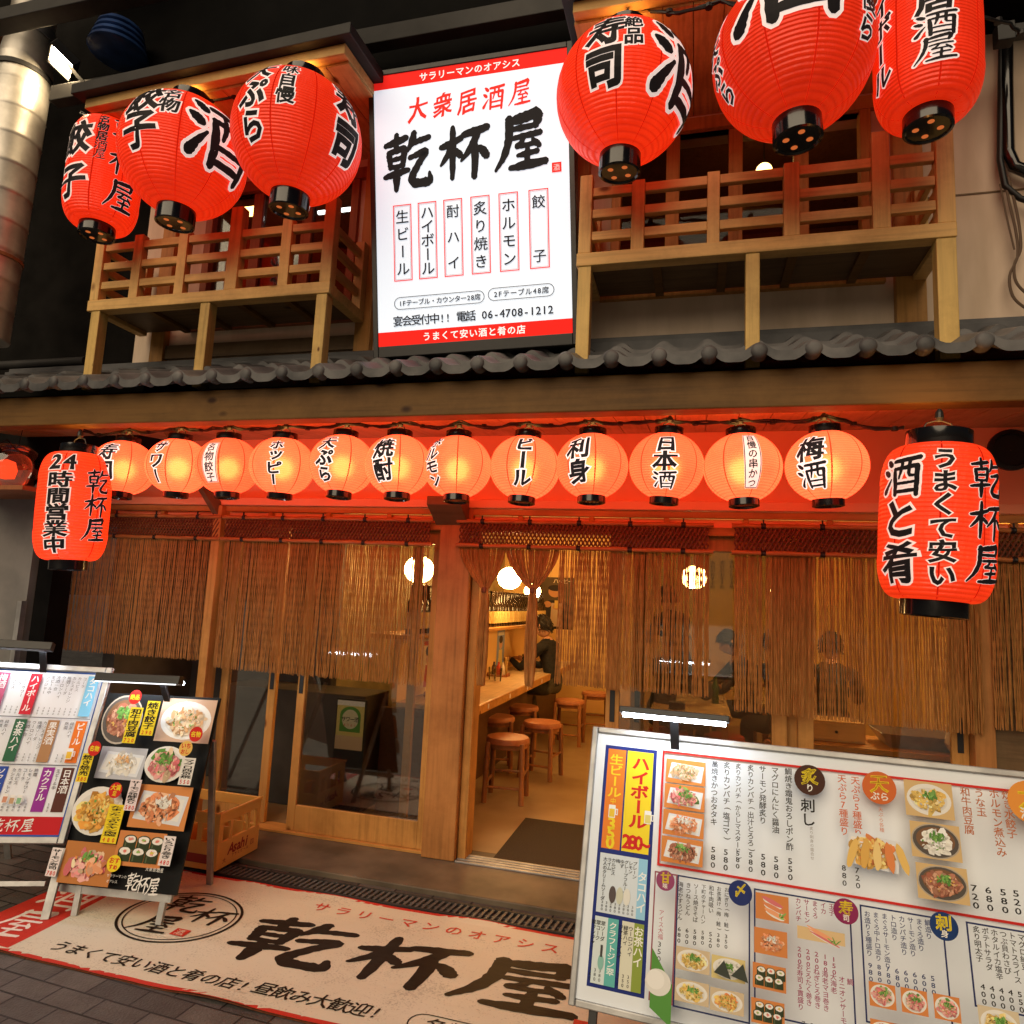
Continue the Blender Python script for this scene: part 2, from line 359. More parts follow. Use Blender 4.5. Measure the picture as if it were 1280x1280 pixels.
def catmull(pts, n=5):
    P = [np.array(p, float) for p in pts]; P = [2*P[0]-P[1]] + P + [2*P[-1]-P[-2]]; out = []
    for i in range(1, len(P)-2):
        for k in range(n):
            t = k/n; a, b, c, d = P[i-1:i+3]
            out.append(.5*((2*b) + (c-a)*t + (2*a-5*b+4*c-d)*t*t + (3*b-a-3*c+d)*t**3))
    out.append(P[-2]); return out
def brush(ch, grow=0, bold=1.0):
    """list of (verts, faces), one for each stroke"""
    k = (ch, 'brush', grow, bold)
    if k in GC: return GC[k]
    rnd = random.Random(ord(ch)); res = []
    for st in BR[ch]:
        L = catmull(st, 6); vs, fs = [], []; n = len(L)
        ds = [(L[min(i+1, n-1)]-L[max(i-1, 0)])[:2] for i in range(n)]
        ds = [d/(np.linalg.norm(d)+1e-9) for d in ds]
        def cap(c, d, w, sgn):
            for a in (60, 25, -25, -60):
                a = R(a); nx = np.array([-d[1], d[0]]); e = c[:2] + (d*sgn*math.cos(a) + nx*math.sin(a)*sgn)*w
                yield e
        ring = []
        for i, (p, d) in enumerate(zip(L, ds)):
            w = max(.012, p[2]*.62*bold) + grow; nx = np.array([-d[1], d[0]])
            ja, jb = (rnd.uniform(-.12, .12)*(w-grow) for _ in 'ab')
            vs.append(p[:2] + nx*(w+ja)); vs.append(p[:2] - nx*(w+jb))
            if i: fs.append((2*i-2, 2*i-1, 2*i+1, 2*i))
        for c, d, sgn, ids in ((L[0], ds[0], -1, (0, 1)), (L[-1], ds[-1], 1, (2*n-2, 2*n-1))):
            w = max(.012, c[2]*.62*bold)*.75 + grow; b = len(vs); vs += list(cap(c, d, w, sgn))
            if sgn < 0: fs.append((ids[1], ids[0], b+3, b+2, b+1, b))
            else: fs.append((ids[0], ids[1], b+3, b+2, b+1, b))
        res.append(([tuple(v) for v in vs], fs))
    GC[k] = res; return res
def warp(x, y, seed, amt):
    if not amt: return x, y
    v = mnoise.noise_vector(Vector((x*2.1+seed*7.3, y*2.1, seed*3.1)))
    w = mnoise.noise_vector(Vector((x*6+seed, y*6, 9+seed)))
    return x + amt*(v.x*1.2+w.x*.45), y + amt*(v.y*1.2+w.y*.45) + amt*2.2*(x-.5)
def char_geo(ch, off=0, grow=0, amt=0, seed=0, bold=1.0, vert=True, br=True):
    """layers of (verts in a unit em box around 0, faces)"""
    if br and ch in BR:
        return [([(x-.5, y-.5, 0) for x, y in vs], fs) for vs, fs in brush(ch, grow, bold)]
    vs, fs = glyph(ch, off+grow)
    if ord(ch) < 256:
        xs = [v[0] for v in vs] or [0]; cx = (min(xs)+max(xs))/2
    else: cx = .5
    P = []
    for x, y, dz in vs:
        x, y = x-cx, y-.38
        if vert and ch in 'ー-~～()（）': x, y = -y, -x
        if vert and ch in 'ッャュョ。、': x, y = x+.06, y+.1
        x, y = warp(x+.5, y+.5, seed, amt); P.append((x-.5, y-.5, dz))
    return [(P, fs)]

class Print(MB):
    """flat printing on a plane: local x, y in metres, z grows with each layer"""
    STEP = .00012
    def __init__(s, z=0): super().__init__(); s.z = z
    def lift(s, k=1): s.z += s.STEP*k; return s
    def poly(s, pts, col):
        s.lift(); s.col = col; return s.add([(x, y, s.z) for x, y in pts], [tuple(range(len(pts)))])
    def rect(s, x0, y0, x1, y1, col):
        if x0 > x1: x0, x1 = x1, x0
        if y0 > y1: y0, y1 = y1, y0
        return s.poly([(x0,y0),(x1,y0),(x1,y1),(x0,y1)], col)
    def frame(s, x0, y0, x1, y1, t, col):
        if x0 > x1: x0, x1 = x1, x0
        if y0 > y1: y0, y1 = y1, y0
        s.lift(); s.col = col; o = [(x0,y0),(x1,y0),(x1,y1),(x0,y1)]; i = [(x0+t,y0+t),(x1-t,y0+t),(x1-t,y1-t),(x0+t,y1-t)]
        return s.add([(x, y, s.z) for x, y in o+i], [(0,1,5,4),(1,2,6,5),(2,3,7,6),(3,0,4,7)])
    def disc(s, x, y, rx, ry, col, n=28, jit=0, rnd=random, rot=0):
        P = []; ca, sa = math.cos(rot), math.sin(rot)
        for k in range(n):
            a = 2*math.pi*k/n; j = 1 + (rnd.uniform(-jit, jit) if jit else 0); u, v = rx*j*math.cos(a), ry*j*math.sin(a)
            P.append((x+u*ca-v*sa, y+u*sa+v*ca))
        return s.poly(P, col)
    def pill(s, x0, y0, x1, y1, t, col):
        r = (y1-y0)/2; o, i = [], []
        for cx, a0 in ((x1-r, -90), (x0+r, 90)):
            for k in range(9):
                a = R(a0+k*22.5); o.append((cx+r*math.cos(a), y0+r+r*math.sin(a))); i.append((cx+(r-t)*math.cos(a), y0+r+(r-t)*math.sin(a)))
        n = len(o); s.lift(); s.col = col
        return s.add([(x, y, s.z) for x, y in o+i], [(k, (k+1) % n, n+(k+1) % n, n+k) for k in range(n)])
    def ch(s, c, x, y, sx, sy, col, off=0, grow=0, amt=0, bold=1.0, vert=False, br=True, seed=None, slant=0):
        if c in ' 　': return
        for vs, fs in char_geo(c, off, grow, amt, (ord(c) % 97) if seed is None else seed, bold, vert, br):
            if br and c in BR: s.lift(.35)
            s.col = col; s.add([(x+(u+slant*v)*sx, y+v*sy, s.z+dz) for u, v, dz in vs], fs)
    def vtext(s, t, x, y0, y1, col, size=None, **k):
        """top to bottom, y0 > y1"""
        s.lift(); n = len(t); st = (y0-y1)/n; sz = size or st
        for i, c in enumerate(t): s.ch(c, x, y0-st*(i+.5), sz, sz if sz < st*1.02 else st*1.02, col, vert=True, **k)
    def htext(s, t, x0, x1, y, size, col, **k):
        s.lift(); w = [(.62 if ord(c) < 256 else 1) for c in t]; T = sum(w); x = x0
        for c, q in zip(t, w):
            dx = (x1-x0)*q/T; s.ch(c, x+dx/2, y, min(size, 1.15*(x1-x0)/T) if False else size, size, col, **k); x += dx

PAL = {
 'meat': [(.42,.16,.10),(.55,.26,.16),(.30,.10,.06),(.62,.36,.24),(.48,.20,.13)], 'gyoza': [(.80,.62,.42),(.72,.45,.24),(.85,.72,.55),(.62,.34,.16)],
 'tuna': [(.78,.30,.30),(.68,.18,.20),(.85,.45,.42),(.80,.60,.40)], 'chicken': [(.85,.50,.12),(.78,.40,.08),(.90,.62,.22),(.70,.32,.06)],
 'salmon': [(.85,.38,.20),(.80,.30,.14),(.88,.50,.32),(.72,.26,.12)], 'noodle': [(.85,.66,.25),(.78,.55,.16),(.88,.72,.38),(.7,.45,.12)],
 'green': [(.16,.36,.08),(.25,.48,.12),(.10,.26,.05)], 'white': [(.85,.83,.78),(.78,.76,.70),(.88,.86,.82)], 'fry': [(.80,.52,.15),(.72,.42,.10),(.85,.62,.25),(.75,.25,.08)],
 'dark': [(.07,.05,.04),(.11,.08,.05),(.05,.04,.03)]}
def pile(P, x, y, rx, ry, pal, n, rnd, size=.28):
    for _ in range(n):
        a, q = rnd.uniform(0, 6.28), math.sqrt(rnd.random())*.8; s_ = size*rnd.uniform(.55, 1.2)
        c = rnd.choice(PAL[pal]); j = rnd.uniform(.85, 1.12); j *= rnd.choice((.7, 1, 1, 1.2)); c = tuple(min(.9, k*j) for k in c)
        P.lift(-.6); P.disc(x+rx*q*math.cos(a), y+ry*q*math.sin(a), rx*s_*rnd.uniform(.7, 1.3), ry*s_*rnd.uniform(.6, 1.1), c, 9, .22, rnd, rnd.uniform(0, 3))
def dish(P, x0, y0, x1, y1, kind, rnd, back=(.62, .22, .06), plate='round'):
    """a printed food photograph"""
    x, y, w, h = (x0+x1)/2, (y0+y1)/2, abs(x1-x0), abs(y1-y0)
    if back: P.rect(x0, y0, x1, y1, back)
    if plate == 'round':
        P.disc(x, y, w*.46, h*.44, (.80, .79, .76)); P.disc(x, y-.01*h, w*.38, h*.34, (.70, .69, .66))
    elif plate == 'bowl':
        P.disc(x, y, w*.49, h*.485, (.45, .38, .30))
        P.disc(x, y, w*.46, h*.45, (.10, .085, .075)); P.disc(x, y+.03*h, w*.39, h*.36, (.20, .10, .05))
    elif plate == 'tray':
        P.poly([(x-w*.44, y-h*.30), (x+w*.40, y-h*.40), (x+w*.46, y+h*.28), (x-w*.36, y+h*.36)], (.72, .76, .82)); P.poly([(x-w*.40, y-h*.22), (x+w*.36, y-h*.30), (x+w*.40, y+h*.20), (x-w*.33, y+h*.27)], (.82, .82, .80))
    if kind == 'rolls':
        for i in range(3):
            for j in range(2):
                j_ = 1-j; cx, cy_ = x+w*(-.30+.29*i+.06*j_), y+h*(-.08+.34*j_); cc = rnd.choice([(.72, .20, .16), (.75, .25, .2), (.65, .55, .12), (.3, .5, .15)])
                P.rect(cx-w*.135, cy_-h*.30, cx+w*.135, cy_, (.035, .05, .022)); P.rect(cx-w*.10, cy_-h*.28, cx-w*.07, cy_, (.09, .12, .06)); P.disc(cx, cy_, w*.14, h*.135, (.045, .06, .03)); P.disc(cx, cy_, w*.115, h*.108, (.84, .82, .78), 16, .08, rnd); pile(P, cx, cy_, w*.05, h*.05, 'tuna', 5, rnd, .6); P.disc(cx, cy_, w*.04, h*.036, cc, 10, .2, rnd)
    elif kind == 'nigiri':
        for i in range(3):
            cy_ = y+h*(.22-.22*i); P.disc(x+w*.04*i, cy_-h*.06, w*.30, h*.10, (.84, .82, .78), 16, .05, rnd, -.35); P.disc(x+w*.04*i, cy_, w*.34, h*.09, rnd.choice(PAL['salmon']+PAL['tuna']), 16, .07, rnd, -.35)
        pile(P, x+w*.3, y-h*.25, w*.15, h*.12, 'green', 6, rnd, .5)
    else:
        main, top, n = {'beef': ('meat', 'green', 26), 'gyoza': ('gyoza', 'gyoza', 22), 'bun': ('white', 'gyoza', 14), 'tuna': ('tuna', 'green', 24), 'chicken': ('chicken', 'chicken', 26),
                        'salmon': ('salmon', 'white', 26), 'sashimi': ('tuna', 'green', 22), 'noodle': ('noodle', 'green', 30), 'fry': ('fry', 'fry', 26), 'soup': ('noodle', 'green', 20), 'tofu': ('white', 'green', 16)}[kind]
        if kind == 'chicken': pile(P, x+w*.2, y+h*.1, w*.22, h*.28, 'white', 18, rnd, .35)
        if kind == 'tuna': pile(P, x, y+h*.05, w*.36, h*.34, 'green', 22, rnd, .3)
        pile(P, x, y-h*.02, w*.40, h*.36, main, n*2, rnd, .26); pile(P, x, y-h*.02, w*.40, h*.36, main, n*4, rnd, .11); pile(P, x+w*.03, y+h*.12, w*.20, h*.15, top, 14, rnd, .30); pile(P, x, y, w*.34, h*.30, rnd.choice(['green', 'white', 'dark', 'fry']), 14, rnd, .07); pile(P, x+w*.03, y+h*.12, w*.18, h*.13, top, 22, rnd, .14)
        if kind == 'sashimi': pile(P, x-w*.18, y-h*.1, w*.2, h*.2, 'tuna', 10, rnd, .5); pile(P, x+w*.2, y-h*.05, w*.2, h*.2, 'salmon', 10, rnd, .5)
INKB = (.012, .011, .012); WHITE = (.80, .80, .79); RED = (.62, .025, .02); YEL = (.85, .66, .03); NAVY = (.015, .03, .20)

# ================================================================== THE BUILDING
D = 3.9           # front of the ground floor posts
YB = 3.05         # front of the balconies
YW = 3.5          # upper wall
YE = 2.95         # front of the eave beam
bld = thing('izakaya_building', 'two storey wooden izakaya with tiled eave and slatted balconies', 'building', (-1.2, D, 0))

def rect_wall(mb, x0, x1, z0, z1, y, t, holes=()):
    """a wall along X with rectangular openings"""
    xs = sorted({x0, x1, *[h[0] for h in holes], *[h[1] for h in holes]}); zs = sorted({z0, z1, *[h[2] for h in holes], *[h[3] for h in holes]})
    for i in range(len(xs)-1):
        for j in range(len(zs)-1):
            cx, cz = (xs[i]+xs[i+1])/2, (zs[j]+zs[j+1])/2
            if any(h[0] < cx < h[1] and h[2] < cz < h[3] for h in holes): continue
            mb.box((xs[i], y, zs[j]), (xs[i+1], y+t, zs[j+1]))
    return mb

# --- ground floor timber
XL, XR = -4.05, 2.35
SOF = 2.485
mb = MB(); mb.box((XL, D+.02, 2.08), (XR, D+.10, SOF+.3)); mb.build('fascia_board', M['fascia'], bld)
mb = MB(); mb.box((XL, D-.035, 2.035), (XR, D+.018, 2.085)); mb.build('picture_rail', M['fascia'], bld, bevel=.004)
mb = MB()
mb.box((XL, D-.01, 1.90), (XR, D+.10, 1.945)); mb.box((XL, D-.01, 1.995), (XR, D+.015, 2.033))
x = XL+.1
while x < XR: mb.box((x, D-.004, 1.946), (x+.03, D+.09, 1.994)); x += .42
mb.build('lintel', M['door_x'], bld, bevel=.003)
mb = MB(); mb.box((XL, D+.03, 1.9455), (XR, D+.04, 1.9945)); mb.build('transom_panel', M['fascia'], bld)
pl_x0, pl_x1 = -1.485, -1.285
mb = MB(); mb.box((pl_x0, D-.02, .03), (pl_x1, D+.17, 2.06)); mb.build('pillar', M['pillar'], bld, bevel=.006)
mb = MB(); mb.box((pl_x1+.002, D+.03, .03), (pl_x1+.05, D+.16, 1.90)); mb.build('door_jamb', M['door_z'], bld, bevel=.003)
mb = MB()
mb.add([(pl_x0-.03, D-.19, 2.03), (pl_x1-.02, D-.19, 2.03), (pl_x1-.02, D-.19, 2.08), (pl_x0-.03, D-.19, 2.08),
        (pl_x0-.03, D-.022, 1.93), (pl_x1-.02, D-.022, 1.93), (pl_x1-.02, D-.022, 2.08), (pl_x0-.03, D-.022, 2.08)],
       [(0,1,2,3),(7,6,5,4),(0,4,5,1),(1,5,6,2),(2,6,7,3),(3,7,4,0)])
mb.build('bracket', M['bracket'], bld, bevel=.004)
pa = atY(278, 655, D)
mb = MB(); mb.box((pa.x-.035, D-.05, .03), (pa.x+.025, D+.05, 2.03)); mb.build('side_post', M['door_z'], bld, bevel=.004)
mb = MB(); mb.bar((pa.x-.02, D-.02, 1.99), (pa.x-.13, D-.42, SOF-.02), .05, .07); mb.build('brace', M['bracket'], bld, bevel=.004)
wl = atY(70, 760, D)
mb = MB(); mb.box((wl.x-.02, D-.13, .03), (wl.x+.035, D-.09, 1.9)); mb.build('corner_post', M['whitepanel'], bld, bevel=.003)
mb = MB(); mb.box((atY(52, 850, D).x, D-.20, .03), (atY(88, 850, D).x, D-.135, atY(70, 812, D).z)); mb.build('meter_cabinet', M['greybeam'], bld, bevel=.004)
rp = atY(1228, 900, D)
mb = MB(); mb.box((rp.x-.04, D-.015, .03), (rp.x+.05, D+.12, 1.90)); mb.build('right_post', M['pillar'], bld, bevel=.004)
mb = MB(); mb.box((rp.x+.052, D+.02, .03), (XR, D+.12, 1.90)); mb.build('right_panel', M['bracket'], bld)

# --- sliding doors
def door(x0, x1, y, handle_left=True, z1=1.90, stile=.055, rail=.13, st2=None):
    """one glazed sliding leaf: frame > pane, pull"""
    st2 = st2 or stile
    m = MB(); m.box((x0, y, .045), (x0+stile, y+.032, z1)); m.box((x1-st2, y, .045), (x1, y+.032, z1))
    m.box((x0+stile, y+.001, .045), (x1-st2, y+.031, .045+rail)); m.box((x0+stile, y+.001, z1-.08), (x1-st2, y+.031, z1))
    o = m.build('sliding_door', [M['door_z']], bld, bevel=.003)
    g = MB(); g.box((x0+stile+.001, y+.014, .046+rail), (x1-st2-.001, y+.019, z1-.081)); g.build('glass_pane', M['glass_dark'], o)
    hx = x0+stile/2 if handle_left else x1-st2/2
    h = MB(); h.box((hx-.014, y-.004, .86), (hx+.014, y-.0005, 1.03)); h.build('handle', M['blackmetal'], o, bevel=.002)
    return o
xa = atY(317, 1020, D+.10).x; xb = atY(357, 1040, D+.05).x; xc = atY(548, 840, D+.05).x
door(pa.x+.03, xa+.075, D+.10, False)
door(xb, pl_x0-.002, D+.045, True, rail=.15)
mb = MB(); xm = atY(505, 920, D+.05).x
mb.box((xm-.03, D+.11, .045), (xm+.02, D+.14, 1.90)); mb.build('rear_stile', M['door_z'], bld, bevel=.003)
xr0, xr1, xr2 = atY(757, 880, D+.05).x, atY(976, 880, D+.05).x, atY(781, 880, D+.1).x
door(xr0, xr1+.03, D+.045, True, stile=.075); door(xr2+.03, xr1+.1, D+.10, True, stile=.075); door(xr1+.085, rp.x-.042, D+.055, False, stile=.075)

# --- doorstep, tracks
STEPY = 3.50
mb = MB(); mb.box((XL, STEPY, -.02), (XR, D+.2, .028)); tag(mb.build('doorstep', M['concrete'], None, bevel=.006), kind='structure')
mb = MB()
for k in range(4): mb.box((pl_x1+.004, D-.02+k*.035, .0285), (xr0+.6, D-.02+k*.035+.02, .038))
mb.build('door_track', M['alu'], bld, bevel=.0015)
# timber sill under the closed doors
mb = MB(); mb.box((pa.x+.03, D+.02, .0285), (pl_x0-.002, D+.15, .044)); mb.build('door_sill', M['door_x'], bld, bevel=.002)

# --- eave
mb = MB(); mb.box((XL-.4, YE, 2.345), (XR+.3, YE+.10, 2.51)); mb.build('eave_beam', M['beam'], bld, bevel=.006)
mb = MB()
x = XL-.4; k = 0
rnd = random.Random(3)
while x < XR+.3:
    mb.add([(x, YE+.102, 2.40+.0), (x+.146, YE+.102, 2.40), (x+.146, D+.018, SOF), (x, D+.018, SOF), (x, YE+.102, 2.42), (x+.146, YE+.102, 2.42), (x+.146, D+.018, SOF+.02), (x, D+.018, SOF+.02)],
           [(3,2,1,0),(4,5,6,7),(0,1,5,4),(1,2,6,5),(2,3,7,6),(3,0,4,7)]); x += .15
mb.build('soffit', M['soffit'], bld)
mb = MB(); mb.box((XL-.4, YE+.102, 2.53), (XR+.3, YW, 2.55)); mb.build('eave_deck', M['black'], bld)

# --- tiled roof of the eave: wavy pantiles in stepped courses, round end caps
PIT = .202; X0 = XL-.4+.05; NT = int((XR+.3-X0)/PIT)
ey0, ez0, ey1, ez1 = 2.865, 2.545, YW-.04, 2.815
def wave(u):      # one pantile across: raised roll at the left, trough to the right
    t = u/PIT % 1.0
    return .020*math.cos(2*math.pi*t) + .006*math.cos(4*math.pi*t)
rows = 3; tm = MB()
for rI in range(rows):
    t0, t1 = rI/rows, (rI+1)/rows + (.02 if rI < rows-1 else 0)
    ya, yb_ = ey0+(ey1-ey0)*t0, ey0+(ey1-ey0)*t1; za, zb = ez0+(ez1-ez0)*t0, ez0+(ez1-ez0)*t1
    n = NT*12; vs = []
    for i in range(n+1):
        x = X0 + i*PIT/12; w = wave(x-X0)
        vs += [(x, ya, za+w+.026), (x, yb_, zb+w+.002), (x, ya, za+w+.0-.004 - (.012 if rI == 0 else 0)), (x, yb_, zb+w-.012)]
    fs = []
    for i in range(n):
        a, b = i*4, i*4+4
        fs += [(a, b, b+1, a+1), (a+2, b+2, b, a), (a+3, b+3, b+2, a+2)]
    tm.add(vs, fs)
roof = tm.build('eave_roof', M['tile'], bld, smooth=True)
for i in range(NT+1):
    x = X0+i*PIT; cm = MB()
    mt = Matrix.Rotation(R(90), 3, 'X')
    mt = Matrix.Rotation(R(random.uniform(-5, 5)), 3, 'Z') @ mt
    cm.lathe([(.001, .030), (.016, .0295), (.026, .026), (.032, .019), (.0345, .010), (.035, .002), (.035, -.03)], (x+random.uniform(-.003, .003), ey0+.014, ez0+.014+random.uniform(-.003, .003)), 20, mat=mt)
    cm.build('end_cap', M['tile'], roof, smooth=True)
mb = MB(); mb.box((XL-.4, ey1-.03, 2.80), (XR+.3, YW-.002, 2.875)); mb.box((XL-.4, ey1-.055, 2.775), (XR+.3, ey1-.0305, 2.845)); mb.build('flashing', M['flash'], bld, bevel=.003)

# --- upper wall
wins = [(-3.05, -1.98, 3.13, 3.98), (-.46, .82, 3.15, 4.02)]
UWL = -3.52
mb = rect_wall(MB(), UWL, 2.7, 2.877, 4.35, YW, .12, wins); mb.build('upper_wall', M['plaster'], bld)
mb = MB(); mb.box((1.04, YW-.004, 3.52), (2.7, YW-.0005, 3.528)); mb.build('wall_seam', M['bracket'], bld)
def post_wall(x0, x1, z0, z1, m='door_z', name='wall_post'): b_ = MB(); b_.box((x0, YW-.05, z0), (x1, YW-.001, z1)); b_.build(name, M[m], bld, bevel=.004)
for px_, w_ in ((197, .10), (452, .10)):
    p = atY(px_, 420, YW-.05); post_wall(p.x-w_/2, p.x+w_/2, 2.88, 4.3)
for px_, w_ in ((722, .08), (1140, .13)):
    p = atY(px_, 380, YW-.05); post_wall(p.x-w_/2, p.x+w_/2, 2.88, 4.3)
mb = MB(); mb.box((atY(197, 420, YW-.05).x+.05, YW-.03, 2.905), (atY(452, 420, YW-.05).x-.05, YW-.002, 2.99)); mb.build('wall_board', M['bracket'], bld)
for i, (x0, x1, z0, z1) in enumerate(wins):
    fm = MB(); fm.box((x0-.05, YW-.03, z1), (x1+.05, YW+.05, z1+.07)); fm.box((x0-.05, YW-.03, z0-.05), (x1+.05, YW+.05, z0))
    for xx in (x0, x1-.05): fm.box((xx, YW-.025, z0), (xx+.05, YW+.05, z1))
    nst = 3 if i == 0 else 4
    for k in range(1, nst): xx = x0+(x1-x0)*k/nst; fm.box((xx-.035, YW+.0, z0), (xx+.035, YW+.045, z1))
    wo = fm.build('upper_window', M['redwood'] if i == 0 else M['door_z'], bld, bevel=.003)
    for k in range(nst):
        xa_, xb_ = x0+(x1-x0)*k/nst, x0+(x1-x0)*(k+1)/nst
        if i == 1 and k == 3: continue
        pm = MB(); pm.box((xa_+.036+(.014 if k == 0 else 0), YW+.018, z0+.001), (xb_-.036-(.014 if k == nst-1 else 0), YW+.023, z1-.001)); pm.build('window_pane', M['glass'], wo)

# --- balconies
def balcony(x0, x1, zb, ztop, posts, balus, supports, side_right=True):
    """floor beams carry the rails; posts stand on the eave"""
    m = MB(); m.box((x0, YB, zb), (x1, YB+.075, zb+.065)); yb2 = YW-.052
    m.box((x0+.002, YB+.0755, zb), (x0+.06, yb2, zb+.06)); m.box((x1-.06, YB+.0755, zb), (x1-.002, yb2, zb+.06))
    o = m.build('balcony', M['cedar_x'], bld, bevel=.004)
    f = MB(); f.box((x0+.06, YB+.076, zb+.025), (x1-.06, yb2, zb+.045)); f.build('balcony_floor', M['bracket'], o)
    k = x0+.35
    while k < x1-.2: j = MB(); j.box((k, YB+.077, zb+.003), (k+.04, yb2-.005, zb+.0245)); k += .3; j.build('joist', M['beam'], o)
    for x, w, top in posts:
        p = MB(); p.box((x-w/2, YB+.004, zb+.0655), (x+w/2, YB+.062, top)); p.build('railing_post', M['cedar_z'], o, bevel=.004)
    for x, w, top in balus:
        p = MB(); p.box((x-w/2, YB+.008, zb+.0655), (x+w/2, YB+.055, top)); p.build('baluster', M['cedar_z'], o, bevel=.003)
    H_ = ztop-zb-.065
    xs = sorted([(x, w) for x, w, _ in posts+balus])
    for fr in (.27, .60, .93):
        z = zb+.065+H_*fr
        for (xa_, wa), (xb_, wb) in zip(xs, xs[1:]):
            r_ = MB(); r_.box((xa_+wa/2+.0005, YB+.015, z-.024), (xb_-wb/2-.0005, YB+.047, z+.02)); r_.build('rail', M['cedar_x'], o, bevel=.003)
        for xe in (x0+.03, x1-.03):
            r_ = MB(); r_.box((xe-.014, YB+.064, z-.024), (xe+.014, yb2-.06, z+.02)); r_.build('rail', M['cedar_y'], o, bevel=.003)
    for xe in (x0+.03, x1-.03):
        p = MB(); p.box((xe-.028, yb2-.058, zb+.061), (xe+.028, yb2-.002, ztop+.05)); p.build('railing_post', M['cedar_z'], o, bevel=.003)
    for x, w, z0 in supports:
        p = MB(); p.box((x-w/2, YB+.006, z0), (x+w/2, YB+.07, zb-.0005)); so_ = p.build('support_post', M['pine_z'], o, bevel=.004)
    return o
def X(px_, py_): return atY(px_, py_, YB).x
L0, L1 = atY(108, 388, YB).x, atY(411, 366, YB).x
balcony(L0, L1, 3.05, 3.47, [(L0+.035, .06, 3.55), (X(287, 350), .075, 3.60), (L1-.035, .065, 3.60)],
        [(X(166, 350), .06, 3.50), (X(222, 350), .06, 3.50), (X(352, 345), .06, 3.50)], [(L0+.06, .062, 2.58), (X(251, 420), .062, 2.57), (L1-.045, .062, 2.565)])
R0, R1 = atY(720, 337, YB).x, atY(1197, 290, YB).x
balcony(R0, R1, 3.085, 3.49, [(R0+.035, .06, 3.55), (X(990, 250), .065, 3.50), (X(1102, 230), .07, 3.60), (R1-.035, .07, 3.62)],
        [(X(797, 270), .06, 3.50), (X(892, 250), .055, 3.50)], [(R0+.04, .062, 2.56), (X(941, 400), .06, 2.555), (R1-.04, .075, 2.56)])

def balcony_roof(c0, c1, zf, zb_, back):
    """c0, c1: front corners (x, y)"""
    m = MB(); t = .055
    a, b = Vector((*c0, zf)), Vector((*c1, zf)); c = Vector((c1[0], back, zb_)); d = Vector((c0[0], back, zb_)); u = Vector((0, 0, t))
    m.add([a, b, c, d, a+u, b+u, c+u, d+u], [(3,2,1,0),(4,5,6,7),(0,1,5,4),(1,2,6,5),(2,3,7,6),(3,0,4,7)])
    o = m.build('balcony_roof', M['cedar_x'], bld, bevel=.004)
    g = MB(); n = int((b.x-a.x)/.12)
    for i in range(n):
        f0, f1 = i/n, (i+1)/n-.004/(b.x-a.x)
        p0, p1, p2, p3 = a.lerp(b, f0), a.lerp(b, f1), d.lerp(c, f1), d.lerp(c, f0); e = Vector((0, .05, -.001)); h = Vector((0, 0, -.012))
        g.add([p0+e, p1+e, p2+h*.1, p3+h*.1, p0+e+h, p1+e+h, p2+h, p3+h], [(3,2,1,0),(4,5,6,7),(0,1,5,4),(1,2,6,5),(2,3,7,6),(3,0,4,7)][::1])
    g.build('ceiling_planks', M['cedar_y'], o)
    k = MB(); k.add([a+u+Vector((-.05, -.05, .001)), b+u+Vector((.05, -.05, .001)), c+u+Vector((.05, 0, .001)), d+u+Vector((-.05, 0, .001)),
                     a+u+Vector((-.05, -.05, .06)), b+u+Vector((.05, -.05, .06)), c+u+Vector((.05, 0, .06)), d+u+Vector((-.05, 0, .06))], [(3,2,1,0),(4,5,6,7),(0,1,5,4),(1,2,6,5),(2,3,7,6),(3,0,4,7)])
    k.build('roof_cap', M['greybeam'], o, bevel=.004)
    return o
p0 = atY(105, 138, 2.72); p1 = atY(431, 62, 2.66)
balcony_roof((p0.x, 2.72), (p1.x, 2.66), 4.06, 4.13, YW-.003)
q0 = atY(716, 10, 2.66)
balcony_roof((q0.x, 2.66), (1.12, 2.66), 4.06, 4.13, YW-.003)

# --- dark upper storeys and steel above
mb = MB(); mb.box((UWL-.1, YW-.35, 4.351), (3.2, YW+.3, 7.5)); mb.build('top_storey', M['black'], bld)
mb = MB(); mb.box((p0.x-.6, 2.98, 4.40), (3.2, 3.05, 4.50)); mb.box((p0.x-.7, 2.62, 4.62), (p1.x+.3, 2.72, 4.70)); mb.build('steel_girder', M['greybeam'], bld, bevel=.004)

# --- rooms: shell of the shop and of the upstairs room
RB, RL, RR, RC = 9.6, -3.9, 2.3, 2.44
mb = MB(); mb.box((RL, D+.2, -.02), (RR, RB, .028)); tag(mb.build('shop_floor', M['floor_in']), kind='structure')
mb = MB(); mb.box((RL, RB, .03), (RR, RB+.1, RC)); mb.build('back_wall', M['wall_in'], bld)
mb = MB(); mb.box((RR, D+.13, .03), (RR+.1, RB+.1, RC)); mb.build('side_wall', M['wall_in'], bld)
mb = MB(); mb.box((-2.75, 4.9, .03), (-2.65, RB-.001, RC)); mb.build('kitchen_wall', M['wall_green'], bld)
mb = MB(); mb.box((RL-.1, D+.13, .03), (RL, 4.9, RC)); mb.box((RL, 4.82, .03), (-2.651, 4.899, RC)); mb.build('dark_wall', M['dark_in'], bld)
mb = MB(); mb.box((-3.30, 4.42, .03), (-2.16, 4.80, .80)); mb.build('darkening_box', M['dark_in'], bld, bevel=.004)  # dark box added so the closed door glass has darkness behind it
mb = MB(); mb.box((-2.10, 4.56, .03), (-1.50, 4.615, .72)); mb.build('counter_end', M['counter_front'], bld, bevel=.004)
mb = MB(); mb.box((RL-.1, D+.11, RC), (RR+.1, RB+.1, RC+.05)); mb.build('ceiling', M['ceil_in'], bld)
